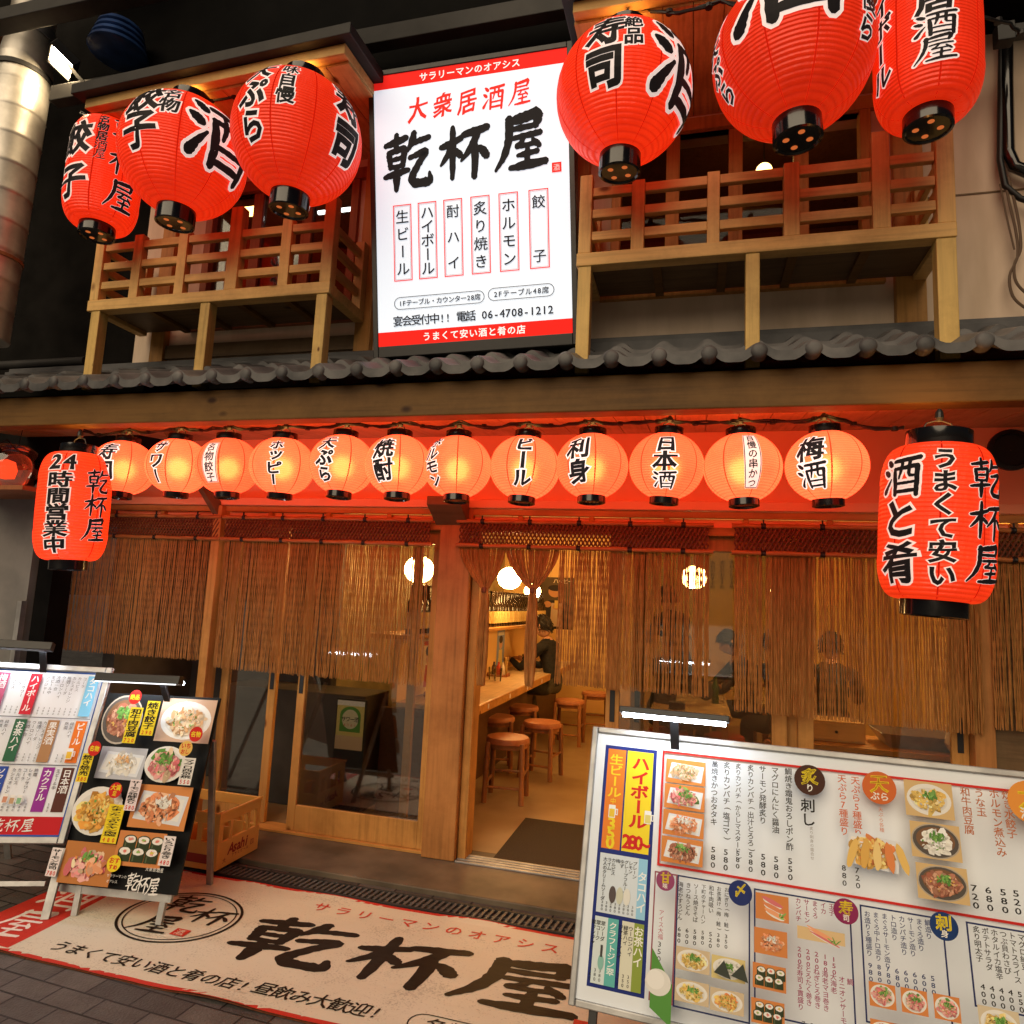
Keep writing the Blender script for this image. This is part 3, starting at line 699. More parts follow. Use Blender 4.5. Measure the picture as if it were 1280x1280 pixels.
mb = MB(); mb.box((UWL, 5.2, 2.6), (2.7, 5.3, 4.35)); mb.box((UWL, YW+.13, 2.92), (2.7, 5.199, 2.97)); mb.box((UWL, YW+.13, 4.36), (2.7, 5.3, 4.42)); mb.box((UWL-.05, YW+.13, 2.92), (UWL-.001, 5.3, 4.4)); mb.build('upstairs_room', M['redwood'], bld)

# ================================================================== LANTERNS
class Prof:
    def __init__(s, kind, Rr, H, re):
        """half height H of the paper, radius Rr, end radius re; tables against arc length from the equator"""
        pts = []
        if kind == 'round':
            a1 = math.acos(re/Rr); hz = H/math.sin(a1)
            for k in range(-18, 19): a = a1*k/18; pts.append((Rr*math.cos(a), hz*math.sin(a)))
        else:
            sh = min(H*.55, Rr*1.0); hz = H-sh
            up = []
            for k in range(0, 13):
                a = R(90)*k/12; q = math.cos(a)**.62 if k < 12 else 0
                up.append((re + (Rr-re)*q, hz + sh*math.sin(a)))
            mid = [(Rr*(1-.012*(z/hz)**2), z) for z in np.linspace(-hz, hz, 11)]
            pts = [(r, -z) for r, z in up[::-1]][:-1] + [(r, z) for r, z in mid] + up[1:]
        s.pts = pts; r = np.array([p[0] for p in pts]); z = np.array([p[1] for p in pts])
        d = np.concatenate([[0], np.cumsum(np.hypot(np.diff(r), np.diff(z)))]); d -= np.interp(0, z, d)
        s.r, s.z, s.d, s.R, s.H, s.re = r, z, d, Rr, H, re
    def at(s, arc):
        return float(np.interp(arc, s.d, s.r)), float(np.interp(arc, s.d, s.z))

def lantern(name, label, group, P, prof, paper, seam, inkm, art, nseam=8, ring=(.03, .035), holes=0, hang=.06):
    P = Vector(P); t = thing(name, label, 'lantern', P, group)
    c = Vector((CAM.x-P.x, CAM.y-P.y, 0)).normalized(); rt = Vector((-c.y, c.x, 0))
    def surf(th, arc, h):
        r, z = prof.at(arc)
        # outward offset along the profile's normal
        r2, z2 = prof.at(arc+.004); r1, z1 = prof.at(arc-.004); tz, tr = z2-z1, r2-r1; L = math.hypot(tz, tr) or 1
        nr, nz = tz/L, -tr/L
        q = r + nr*h; return (c*math.cos(th) + rt*math.sin(th))*q + Vector((0, 0, z + nz*h))
    pm = MB(); pm.lathe(prof.pts, n=48, caps=False); pm.cur = 1
    th0 = random.uniform(0, .7); t.rotation_euler = (R(random.uniform(-3.2, 3.2)), R(random.uniform(-3.2, 3.2)), R(random.uniform(-4, 4)))
    for k in range(nseam):
        a = th0 + 2*math.pi*k/nseam; da = .0032/prof.R*1.0; n = 26; vs, fs = [], []
        for i in range(n+1):
            arc = prof.d[0]*.96 + (prof.d[-1]-prof.d[0])*.96*i/n
            vs += [surf(a-da, arc, .0009), surf(a+da, arc, .0009)]
            if i: fs.append((2*i-2, 2*i-1, 2*i+1, 2*i))
        pm.add(vs, fs)
    pm.build('paper', [paper, seam], t, smooth=True, local=True)
    rr = prof.re
    m = MB(); h0 = prof.H
    m.lathe([(rr*.9, h0-.004), (rr+.004, h0-.008), (rr+.006, h0-.004), (rr+.006, h0+ring[0]+.006), (rr-.002, h0+ring[0]+.008), (rr*.75, h0+ring[0]+.004)], n=32, caps=False)
    to = m.build('top_ring', M['lacquer'], t, smooth=True, local=True)
    m = MB(); m.lathe([(.001, h0+ring[0]+.004), (rr*.72, h0+ring[0]+.004)], n=20, caps=False); m.build('open_top', M['top_glow'], to, local=True)
    m = MB(); z = -h0
    m.lathe([(rr*.9, z+.008), (rr+.006, z+.004), (rr+.006, z-ring[1]), (rr-.003, z-ring[1]-.003), (rr-.008, z-ring[1]+.004), (.001, z-ring[1]+.004)], n=32, caps=False)
    bo = m.build('bottom_ring', M['lacquer'], t, smooth=True, local=True)
    if holes:
        for k in range(4):
            m = MB(); a = th0 + k*math.pi/2; q = (c*math.cos(a) + rt*math.sin(a))*rr*.52; vs = [Vector((q.x + rr*.15*math.cos(R(30*i)), q.y + rr*.15*math.sin(R(30*i)), z-ring[1]+.0025)) for i in range(12)]
            m.add(vs, [tuple(range(12))[::-1]]); m.build('vent_hole', M['holes'], bo, local=True)
    m = MB(); zt = h0+ring[0]
    m.tube([(-rr*.6, 0, zt), (-rr*.4, 0, zt+hang*.6), (0, 0, zt+hang*.8), (rr*.4, 0, zt+hang*.6), (rr*.6, 0, zt)], .0025, 6)
    m.lathe([(.010, zt+hang*.72), (.016, zt+hang*.9), (.014, zt+hang*1.2), (.006, zt+hang*1.4)], n=12)
    m.build('hanger', M['blackmetal'], t, local=True)
    for a in art: ink(t, a, prof, surf, inkm)
    if paper is M['paper_row']: m = MB(); m.lathe([(.05*math.sin(math.pi*k/8), -.05*math.cos(math.pi*k/8)-.01) for k in range(9)], n=14, caps=False); m.build('bulb', M['lantern_bulb'], t, smooth=True, local=True)
    return t
def ink(t, fn, prof, surf, inkm):
    P = Print(); P.STEP = .00008; fn(P, prof)
    bm = bmesh.new(); V = [bm.verts.new(v) for v in P.v]; cols = []; ci = {}
    for f, c in zip(P.f, P.c):
        if c not in ci: ci[c] = len(cols); cols.append(c)
        try: q = bm.faces.new([V[i] for i in f]); q.material_index = ci[c]
        except ValueError: pass
    step = prof.R*.14
    for k in (0, 1):
        lo = min(v[k] for v in P.v); hi = max(v[k] for v in P.v); q = math.ceil(lo/step)*step
        while q < hi:
            n = Vector((1, 0, 0)) if k == 0 else Vector((0, 1, 0))
            bmesh.ops.bisect_plane(bm, geom=bm.verts[:]+bm.edges[:]+bm.faces[:], plane_co=n*q, plane_no=n, dist=1e-6); q += step
    bm.verts.index_update(); mb = MB()
    mb.v = [tuple(surf(v.co.x/prof.R, v.co.y, .0016 + v.co.z)) for v in bm.verts]
    for f in bm.faces: mb.f.append([v.index for v in f.verts]); mb.m.append(0); mb.c.append(cols[f.material_index])
    bm.free(); mb.build('lettering', inkm, t, local=True, colours=True)
def word(txt, th, y, size, wide=1.0, off=.038, grow=.055, amt=.035, gap=1.0, lean=0, halo=(.80, .62, .56), bold=1.0, sx=1.0, ink_=(.010, .008, .008)):
    """a column of characters centred at angle th (degrees), arc height y"""
    def f(P, prof):
        n = len(txt); x = R(th)*prof.R; st = size*gap
        for col, g in ((halo, grow), (ink_, 0)):
            if g == 0 and grow == 0: pass
            if g == 0 or grow:
                P.lift(6)
                for i, c in enumerate(txt):
                    yy = y + st*(n-1)/2 - st*i
                    P.lift(); P.ch(c, x + lean*(yy-y), yy, size*wide, size, col, off=off, grow=g, amt=amt, bold=bold, vert=True)
    return f
def plaque(txt, th, y, size, w):
    def f(P, prof):
        n = len(txt); x = R(th)*prof.R; h = size*n*.52
        P.rect(x-w/2, y-h, x+w/2, y+h, (.80, .50, .42)); P.frame(x-w/2+.002, y-h+.002, x+w/2-.002, y+h-.002, .004, (.02, .012, .012)); P.lift(8)
        for i, c in enumerate(txt): P.lift(); P.ch(c, x, y + size*(n-1)/2 - size*i, size*.98, size*.98, (.012, .008, .008), off=.02, amt=.03, vert=True)
    return f

rowp = Prof('round', .170, .148, .060)
ROW = [(155, 585, 'sushi', [word('寿司', -34, .005, .115, .95)]), (223, 583, 'sour', [word('サワー', -42, .01, .088, 1.05)]),
       (285, 583, 'gyoza in a white box', [plaque('名物餃子', -38, -.002, .056, .085)]), (353, 583, 'hoppy', [word('ホッピー', -14, .005, .068, 1.25, gap=.95)]),
       (428, 581, 'tempura', [word('天ぷら', -30, .0, .090, 1.1, gap=.97)]), (498, 582, 'shochu', [word('焼酎', -27, .0, .115, .98)]),
       (572, 584, 'hormone', [word('ホルモン', -46, .0, .070, 1.25, gap=.95)]), (656, 585, 'beer', [word('ビール', -4, .0, .092, 1.15, gap=.93)]),
       (740, 583, 'rishin', [word('利身', -22, .0, .115, 1.0)]), (833, 583, 'nihonshu', [word('日本酒', -2, .0, .088, 1.22, gap=.98)]),
       (928, 585, 'kushikatsu in a white box', [plaque('自慢の串かつ', 16, .0, .043, .075)]), (1033, 583, 'umeshu', [word('梅酒', -18, .002, .120, 1.0)])]
NAMES = {'sushi': 'reading 寿司', 'sour': 'reading サワー', 'gyoza in a white box': 'with 名物餃子 in a white box', 'hoppy': 'reading ホッピー', 'tempura': 'reading 天ぷら', 'shochu': 'reading 焼酎',
         'hormone': 'reading ホルモン', 'beer': 'reading ビール', 'rishin': 'reading 利身', 'nihonshu': 'reading 日本酒', 'kushikatsu in a white box': 'with 自慢の串かつ in a white box', 'umeshu': 'reading 梅酒'}
rowpos = []
for x, y, k, art in ROW:
    p = atY(x, y, 3.2); rowpos.append(p)
    lantern('paper_lantern', 'round glowing orange paper lantern under the eave %s' % NAMES[k], 'round orange lanterns in a row under the eave', p, rowp, M['paper_row'], M['seam_row'], M['ink_row'], art, 8, (.026, .028), hang=.045)

# the two tall lanterns at the ends of the eave
tallp = Prof('tall', .19, .285, .105)
tl = Prof('tall', .175, .292, .085)
def px_at(x, y, Y): return atY(x, y, Y)
lantern('paper_lantern', 'tall red paper lantern reading 24時間営業中, beside the glass jar lamp', 'tall red lanterns at the ends of the eave', atY(92, 634, 3.0), tl, M['paper_tall'], M['seam_red'], M['ink_lantern'],
        [lambda P, pf: [(P.lift(5), [P.ch(c, R(-24)*pf.R + dx, .228, .115, .115, col, off=.04, grow=g, amt=.02) for c, dx in (('2', -.038), ('4', .035))]) for col, g in (((.80, .62, .56), .05), ((.01, .008, .008), 0))],
         word('時間営業中', -26, -.048, .088, 1.35, off=.035, gap=.98), word('乾杯屋', 36, -.0, .125, 1.0, grow=.012, gap=1.05, bold=1.15)], 6, (.045, .05), hang=.07)
lantern('paper_lantern', 'tall red paper lantern reading 酒と肴, beside the round black vent', 'tall red lanterns at the ends of the eave', atY(1170, 655, 2.85), tallp, M['paper_tall'], M['seam_red'], M['ink_lantern'],
        [word('酒と肴', -40, -.005, .150, .95, off=.03, gap=1.06, bold=1.1), word('うまくて安い', 4, .005, .083, 1.1, off=.03, grow=.05, gap=.99), word('乾杯屋', 51, -.0, .135, 1.1, grow=.014, gap=1.12, bold=1.15)], 8, (.055, .055), hang=.07)

# six large lanterns hung in front of the balconies
bigp = Prof('round', .308, .292, .088); big2 = Prof('round', .285, .272, .082); big3 = Prof('round', .300, .285, .085)
bar1 = Prof('tall', .186, .300, .085); bar2 = Prof('tall', .185, .300, .080)
GB = 'large red lanterns hung in front of the balconies'
halo = (.82, .70, .66)
lantern('paper_lantern', 'long barrel shaped red lantern under the lit floodlight', GB, atY(131, 222, 2.86), bar1, M['paper_red'], M['seam_red'], M['ink_lantern'],
        [word('餃子', -52, -.01, .20, .9, gap=1.25, off=.04), word('名物居酒屋', -9, .13, .055, 1.0, grow=0), word('乾杯屋', 30, .02, .17, .9, grow=.012, gap=1.1, bold=1.1)], 8, (.04, .055), 1)
lantern('paper_lantern', 'big round red lantern lettered 酒 and 名物餃子 next to the barrel lantern', GB, atY(230, 197, 2.74), bigp, M['paper_red'], M['seam_red'], M['ink_lantern'],
        [word('酒', 34, .03, .36, .95, off=.03, grow=.045, bold=1.15, halo=halo), word('餃子', -42, .04, .19, 1.0, off=.04, grow=.05, gap=.95, halo=halo), word('名物', -16, .13, .095, 1.05, off=.03, grow=.06, halo=halo)], 10, (.04, .075), 1)
lantern('paper_lantern', 'big round red lantern lettered 味自慢 and 天ぷら beside the lit sign', GB, atY(372, 174, 2.72), bigp, M['paper_red'], M['seam_red'], M['ink_lantern'],
        [word('天ぷら', -46, .03, .15, 1.0, off=.035, grow=.055, gap=.98, halo=halo), word('味自慢', -16, .10, .085, 1.0, off=.03, grow=.06, halo=halo), word('寿司', 45, .03, .20, .9, off=.05, grow=.05, halo=halo)], 10, (.04, .075), 1)
lantern('paper_lantern', 'big round red lantern lettered 絶品寿司 overlapping the lit sign', GB, atY(779, 120, 2.70), big2, M['paper_red'], M['seam_red'], M['ink_lantern'],
        [word('寿司', -14, .015, .165, 1.0, off=.045, grow=.05, gap=1.0, halo=halo), word('絶品', 9, .085, .080, 1.0, off=.03, grow=.06, halo=halo), word('酒', 64, .01, .36, 1, off=.03, grow=.045, bold=1.15, halo=halo)], 10, (.04, .075), 1)
lantern('paper_lantern', 'biggest round red lantern with one huge 酒 cut by the top of the photo', GB, atY(990, 72, 2.62), big3, M['paper_red'], M['seam_red'], M['ink_lantern'],
        [word('酒', 0, .115, .38, 1.0, off=.03, grow=.04, bold=1.2, halo=halo), word('名物天ぷら', -66, .03, .095, 1.1, off=.03, grow=.05, halo=halo), word('味自慢ら', 62, .06, .10, 1.0, off=.03, grow=.05, halo=halo)], 10, (.04, .075), 1)
lantern('paper_lantern', 'long barrel shaped red lantern lettered 大衆居酒屋 near the black drain pipe', GB, atY(1158, 58, 2.70), bar2, M['paper_red'], M['seam_red'], M['ink_lantern'],
        [word('大衆居酒屋', 6, .03, .098, 1.35, off=.035, grow=.06, halo=halo), word('ハイボール', -55, .03, .10, 1.0, off=.03, grow=.05, halo=halo)], 8, (.04, .055), 1)

# cables that carry and feed them
def cable(name, label, pts, r=.006, sag=.02, ties=True):
    m = MB(); L = []
    for a, b in zip(pts, pts[1:]):
        a, b = Vector(a), Vector(b)
        for k in range(8):
            t = k/8; q = a.lerp(b, t); q.z -= sag*4*t*(1-t); q.x += random.uniform(-.003, .003); q.z += random.uniform(-.004, .004); L.append(q)
    L.append(Vector(pts[-1])); m.tube(L, r, 6); m.tube([q+Vector((.004, .009*math.sin(i*1.1), .011*math.cos(i*.9))) for i, q in enumerate(L)], r*.8, 6)
    if ties:
        for i in range(3, len(L), 4): m.lathe([(r*2.3, -.008), (r*2.3, .008)], L[i], 8)
    return tag(m.build(name, M['rubber']), label, 'cable')
zc = 2.375
cable('light_cable', 'black twisted light cable along the row of round lanterns', [atY(104, 540, 3.2)] + [Vector((p.x, 3.2, p.z+.150+.026+.050)) for p in rowpos] + [atY(1130, 535, 3.12)])
cable('light_cable', 'black light cable over the three large lanterns beside the floodlight', [atY(100, 142, 2.86), atY(150, 140, 2.84), atY(245, 118, 2.80), atY(300, 118, 2.8), atY(402, 96, 2.78), atY(436, 90, 2.9)], .007, .03)
cable('light_cable', 'black light cable over the three large lanterns beside the drain pipe', [atY(745, 20, 2.74), atY(800, 12, 2.72), atY(900, 2, 2.68), atY(985, -12, 2.66), atY(1150, -22, 2.72), atY(1262, 30, 2.9), atY(1300, 40, 3.0)], .007, .03)

# ================================================================== THE BACKLIT SIGN
sp_ = tilted((-1.609, 3.15, 2.777), 3.6, -7.5, 2.43); SW, SH = 1.016, 1.415
sg = thing('shop_sign', 'tall backlit white sign with red bands between the two balconies', 'sign', matrix=sp_.matrix())
m = MB(); fr = .028
m.box((-fr, -fr-.03, -.16), (SW+fr, SH+fr, -.004)); m.box((-fr, -fr-.03, -.0039), (0, SH+fr, .006)); m.box((SW, -fr-.03, -.0039), (SW+fr, SH+fr, .006)); m.box((0.0005, -fr-.03, -.0039), (SW-.0005, -.0005, .0055)); m.box((.0005, SH+.0005, -.0039), (SW-.0005, SH+fr, .0055))
m.build('frame', M['blackmetal'], sg, local=True, bevel=.003)
P = Print(.0); P.STEP = .0001
P.rect(0, 0, SW, SH, (.78, .88, 1.0)); P.rect(0, SH*.948, SW, SH, (.80, .018, .012)); P.rect(0, 0, SW, SH*.052, (.80, .018, .012))
P.htext('サラリーマンのオアシス', SW*.245, SW*.77, SH*.974, .046, (.9, .9, .9), off=.02)
P.htext('うまくて安い酒と肴の店', SW*.235, SW*.77, SH*.026, .046, (.9, .9, .9), off=.02, br=False)
for c, x in zip('大衆居酒屋', (.235, .37, .495, .63, .765)):
    P.lift(); P.ch(c, SW*x, SH*(.862+.010*(x-.5)), .105, .125, (.72, .03, .02), off=.022, amt=.06, slant=.1, bold=1.1)
for c, x, y in (('乾', .175, .675), ('杯', .475, .680), ('屋', .765, .690)):
    P.lift(); P.ch(c, SW*x, SH*y, .252, .285, INKB, bold=1.6)
P.rect(SW*.915, SH*.567, SW*.962, SH*.602, (.75, .03, .02)); P.ch('酒', SW*.9385, SH*.5845, .034, .036, (.9, .9, .9), br=False)
for t, x in zip(['生ビール', 'ハイボール', '酎ハイ', '炙り焼き', 'ホルモン', '餃子'], (.142, .275, .410, .551, .695, .846)):
    x *= SW; w = .050; y0, y1 = SH*.515, SH*.235
    P.frame(x-w, y1, x+w, y0, .005, (.72, .03, .02)); P.frame(x-w+.008, y1+.008, x+w-.008, y0-.008, .0018, (.25, .2, .2))
    a, b = y0-.018, y1+.018
    if t == '餃子': P.ch('餃', x, a-.045, .07, .07, INKB, off=.012); P.ch('子', x, b+.045, .07, .07, INKB, off=.012)
    elif t == '酎ハイ':
        for i, c in enumerate(t): P.ch(c, x, a-.045-i*.132, .07, .07, INKB, off=.012)
    else: P.vtext(t, x, a, b, INKB, .074, off=.012, br=False)
P.pill(SW*.09, SH*.130, SW*.565, SH*.176, .0035, (.05, .05, .05)); P.pill(SW*.582, SH*.134, SW*.915, SH*.180, .0035, (.05, .05, .05))
P.htext('1Fテーブル・カウンター28席', SW*.115, SW*.545, SH*.153, .034, INKB, off=.02); P.htext('2Fテーブル48席', SW*.61, SW*.89, SH*.157, .036, INKB, off=.02)
P.htext('宴会受付中!! 電話 06-4708-1212', SW*.085, SW*.91, SH*.088, .056, INKB, off=.018)
P.build('sign_face', M['ink_sign'], sg, local=True, colours=True)
m = MB(); m.box((.2, SH-.1, -.42), (.24, SH-.06, -.161)); m.box((SW-.24, SH-.1, -.42), (SW-.2, SH-.06, -.161)); m.build('bracket', M['blackmetal'], sg, local=True)

# ================================================================== STANDING MENU BOARDS
def board_thing(name, label, pl, group=None): return thing(name, label, 'menu board', matrix=pl.matrix(), group=group)
def to_local(pl, p): q = Vector(p)-pl.o; return Vector((q.dot(pl.a), q.dot(pl.b), q.dot(pl.n)))
def frame_of(m, w, h, fw, d0=-.02, d1=.012):
    m.box((-fw, -fw, d0), (0, h+fw, d1)); m.box((w, -fw, d0), (w+fw, h+fw, d1)); m.box((.0004, -fw, d0), (w-.0004, -.0004, d1-.0008)); m.box((.0004, h+.0004, d0), (w-.0004, h+fw, d1-.0008))
def led_bar(name_root, pl, x0, x1, y, z, tilt=0, r=.010, arm=None, hide=False):
    m = MB(); m.box((x0, y-(.019 if hide else 0), z-.012), (x1, y+.022, z+.03)); o = m.build('lamp_bar', M['blackmetal'], name_root, local=True, bevel=.003)
    dy, dz_ = (-.004, -.026) if hide else (-.003, .008); m = MB(); m.tube([(x0+.012, y+dy, z+dz_), (x1-.012, y+dy, z+dz_)], r, 8); m.build('led_tube', M['led'], o, local=True)
    if arm is not None:
        m = MB(); m.bar((arm, y+.01, z-.02), (arm, y-.10, -.012), .03, .012); m.bar((arm, y-.10, -.012), (arm, y-.16, -.02), .05, .012); m.build('lamp_arm', M['blackmetal'], o, local=True)

# ---- right board
rb = tilted((-.363, 2.457, .203), -3.9, 17.1, 0); RW, RH = 1.72, .85
bt = board_thing('menu_board', 'large white standing menu board with a red framed panel of priced dishes', rb)
P = Print(.001); rnd = random.Random(11)
def z3(x, y): return rb.px(700+x/3.37, 900+y/3.37)
def z4(x, y): return rb.px(980+x/3.37, 900+y/3.37)
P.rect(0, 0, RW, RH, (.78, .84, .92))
# drinks column
a, b, c = z3(195, 105), z3(410, 128), z3(110, 1120); d = z3(355, 1172)
xL, xR, yT, yB = (a[0]+c[0])/2, (b[0]+d[0])/2, (a[1]+b[1])/2, (c[1]+d[1])/2
P.rect(xL, yB, xR, yT, NAVY); wq = xR-xL; hq = yT-yB; e = .012
P.rect(xL+e, yT-hq*.455, xL+wq*.41, yT-e, (.78, .22, .03)); P.rect(xL+wq*.44, yT-hq*.455, xR-e, yT-e, YEL)
P.vtext('生ビール', xL+wq*.235, yT-.03, yT-hq*.235, YEL, .052, off=.02); P.vtext('中', xL+wq*.225, yT-hq*.235, yT-hq*.265, YEL, .022)
for i, ch_ in enumerate('350'): P.ch(ch_, xL+wq*.225, yT-hq*(.345+.04*i), .062, .055, YEL, off=.03)
P.vtext('ハイボール', xL+wq*.71, yT-.028, yT-hq*.355, RED, .066, off=.035); P.htext('280~', xL+wq*.47, xR-e*1.3, yT-hq*.41, .062, RED, off=.035)
def mug(P, x, y, s, beer):
    P.rect(x-.30*s, y-.5*s, x+.28*s, y+.5*s, (.82, .82, .80)); P.rect(x-.24*s, y-.44*s, x+.22*s, y+.25*s, beer); P.rect(x-.26*s, y+.2*s, x+.24*s, y+.52*s, (.86, .86, .84)); P.frame(x+.28*s, y-.25*s, x+.50*s, y+.25*s, .07*s, (.80, .80, .78))
mug(P, xL+wq*.22, yT-hq*.295, .042, (.80, .55, .05)); mug(P, xR-.02, yT-hq*.30, .042, (.70, .62, .20))
y2 = yT-hq*.475; y3 = yT-hq*.715
P.rect(xL+e, y3, xR-e, y2, (.66, .74, .82)); P.rect(xR-e-wq*.16, y3, xR-e, y2, (.30, .60, .84)); P.vtext('タコハイ', xR-e-wq*.08, y2-.04, y3+.02, (.86, .88, .9), .034, off=.02)
for i, t in enumerate(['プレーン', 'レモン', 'グレープフルーツ', 'ゆず', '梅', 'カルピス', 'ライム', '大人のクリームソーダ']):
    xx = xR-e-wq*(.225+.078*i); P.vtext(t, xx, y2-.012, y2-.012-.0135*len(t), INKB, .0155, off=.01); P.vtext('380', xx, y3+.038, y3+.006, INKB, .014)
for k in range(3): P.disc(xL+wq*(.34+.13*k), y3+.060, .012, .026, [(.10, .08, .08), (.6, .62, .5), (.75, .75, .7)][k]); 
y4 = y3-.012; ym = xL+wq*.52
P.rect(xL+e, yB+e, ym-.006, y4, (.66, .76, .78)); P.rect(ym-.006-wq*.19, yB+e, ym-.006, y4, (.12, .46, .44)); P.vtext('クラフトジン翠', ym-.006-wq*.095, y4-.01, yB+e+.03, (.86, .88, .86), .028, off=.015)
P.rect(ym+.006, yB+e, xR-e, y4, (.70, .70, .58)); P.rect(xR-e-wq*.17, yB+e, xR-e, y4, (.26, .34, .06)); P.vtext('お茶ハイ', xR-e-wq*.085, y4-.008, y4-.125, (.86, .86, .80), .032, off=.02)
for i, t in enumerate(['翠ソーダ', '翠コーク', '翠ジンジャー']): xx = ym-.01-wq*(.25+.085*i); P.vtext(t, xx, y4-.012, y4-.012-.015*len(t), INKB, .0165, off=.01); P.vtext('380', xx, yB+e+.045, yB+e+.006, INKB, .015)
for i, t in enumerate(['ウーロンハイ', '緑茶ハイ', 'ジャスミンハイ']): xx = xR-e-wq*(.225+.09*i); P.vtext(t, xx, y4-.012, y4-.012-.0145*len(t), INKB, .0165, off=.01); P.vtext('350', xx, yB+e+.045, yB+e+.006, INKB, .015)
P.disc(xL+wq*.22, yB+.075, .010, .022, (.25, .5, .45)); P.rect(xL+wq*.20, yB+.09, xL+wq*.24, yB+.125, (.06, .06, .06))
# red framed upper panel
a = z3(432, 128); b = z3(412, 604); yT2, yB2 = a[1], b[1]-.006; x0 = (a[0]+b[0])/2
P.frame(x0, yB2, RW-.03, yT2, .0075, RED)
f0 = z3(450, 160); f1 = z3(612, 250); fx0, fx1 = z3(448, 200)[0], z3(614, 200)[0]
for i in range(4):
    ya = f0[1] - (f0[1]-z3(440, 600)[1])*(i/4+.004); yb_ = f0[1] - (f0[1]-z3(440, 600)[1])*((i+1)/4-.012); dish(P, fx0, yb_, fx1, ya, ['gyoza', 'tuna', 'salmon', 'beef'][i], rnd, (.66, .24, .06), 'tray')
def col(zf, t, x, y, n_, price, px_, py_, color=INKB, s=None):
    u, v = zf(x, y); u2, v2 = zf(x, py_); P.vtext(t, u, v, v-n_*len(t), color, n_*1.03, off=.012, br=False)
    if price: P.vtext(price, u, v2, v2-n_*1.0*len(price), color, n_*1.3, off=.015)
nn = .0232
for t, x, y, py_ in [('鯛焼き霜鬼おろしポン酢', 958, 208, 575), ('マグロにんにく醤油', 903, 203, 568), ('サーモン発酵炙り', 852, 198, 558), ('炙りカンバチ(出汁とろろ)', 803, 195, 552), ('炙りカンバチ(からしマスタード)', 752, 190, 548), ('炙りカンバチ(塩ゴマ)', 705, 183, 540), ('藁焼きかつおタタキ', 655, 178, 530)]:
    col(z3, t, x, y, nn if len(t) < 12 else nn*.92 if len(t) < 14 else nn*.82, '550' if t[0] == '鯛' else '580', x, py_)
def badge(zf, x, y, r, col_, big, small, bc=YEL):
    u, v = zf(x, y); P.disc(u, v, r, r, col_); P.ch(big, u, v+r*.25, r*1.15, r*1.15, bc, off=.03, amt=.04); P.htext(small, u-r*.55, u+r*.55, v-r*.52, r*.55, (.85, .84, .8), off=.02)
badge(z4, 103, 258, .048, (.06, .02, .012), '炙', 'り'); u, v = z4(95, 335); P.vtext('刺し', u, v, v-.085, INKB, .046, off=.015, amt=.03); u, v = z4(110, 450); P.vtext('炙り刺身の盛合せ', u, v, v-.10, (.25, .22, .22), .0115)
badge(z4, 390, 290, .050, (.62, .14, .03), '天', 'ぷら'); u, v = z4(395, 370); P.vtext('天ぷら各種', u, v, v-.075, (.6, .14, .03), .014)
for t, x, y, pr_, py_ in [('天ぷら5種盛り', 290, 243, '720', 615), ('天ぷら7種盛り', 235, 235, '880', 605)]: col(z4, t, x, y, .0265, None, 0, 0, (.60, .12, .03)); u, v = z4(x+8, py_); P.vtext(pr_, u, v, v-.064, INKB, .026, off=.012)
u0, v0 = z4(240, 650); u1, v1 = z4(485, 500); dish(P, u0, v0+.012, u1, v1+.018, 'fry', rnd, None, 'tray'); P.lift()
for k in range(5): P.lift(); P.disc(u0+.03+.035*k, v0+.07, .012, .045, PAL['fry'][k % 4], 12, .1, rnd, -.3+.15*k)
for i, (k, pt) in enumerate([('soup', 'round'), ('tofu', 'bowl'), ('beef', 'bowl')]):
    ux, _ = z4(488+8*i, 270); ux1, _ = z4(685+9*i, 290); _, va = z4(590, 268+i*168); _, vb = z4(600, 415+i*168); dish(P, ux, vb, ux1, va, k, rnd, (.66, .46, .22), pt)
for t, x, y, pr_, py_ in [('炊き水餃子', 897, 305, '520', 705), ('ホルモン煮込み', 845, 300, '580', 700), ('うな玉', 785, 297, '680', 692), ('和牛肉豆腐', 728, 292, '720', 683)]:
    col(z4, t, x, y, .027, None, 0, 0, (.45, .12, .03)); u, v = z4(x+35, py_); P.vtext(pr_, u, v, v-.068, INKB, .034, off=.015)
badge(z4, 1000, 355, .062, (.78, .30, .05), '大', '満足')
# lower boxes
def fr_box(zf, x0, y0, x1, y1, cc):
    a_, b_ = zf(x0, y0), zf(x1, y1); P.frame(a_[0], max(.012, b_[1]), b_[0], a_[1], .0045, cc); return a_[0], a_[1], b_[0], max(.012, b_[1])
bx = fr_box(z3, 412, 632, 485, 1180, (.30, .08, .12)); badge(z3, 455, 672, .030, (.30, .06, .16), '甘', '味')
u, v = z3(440, 790); P.vtext('アイス大福', u, v, v-.085, (.45, .05, .12), .017); u, v = z3(432, 915); P.vtext('350', u, v, v-.06, INKB, .026)
u, v = z3(425, 1085); P.poly([(bx[0]+.004, v-.07), (bx[2]-.004, v-.11), (bx[2]-.004, v), (bx[0]+.004, v+.09)], (.10, .30, .06)); P.disc(u, v, .040, .036, (.76, .76, .74)); P.disc(u-.008, v+.006, .028, .026, (.85, .85, .84))
bx = fr_box(z3, 505, 648, 800, 1255, (.02, .03, .12)); badge(z3, 760, 722, .036, (.015, .03, .16), '〆', '')
for i, t in enumerate(['おにぎり(梅·鮭)', 'お茶漬け(梅·鮭)', '和牛肉吸い', '下町のチャーハン', 'ソース焼きそば', 'きつねうどん', '海老かすうどん']):
    col(z3, t, 705-31*i, 700-4*i, .0158 if len(t) < 8 else .0140, ['350', '380', '520', '580', '580', '600', '680'][i], 0, 888-5*i)
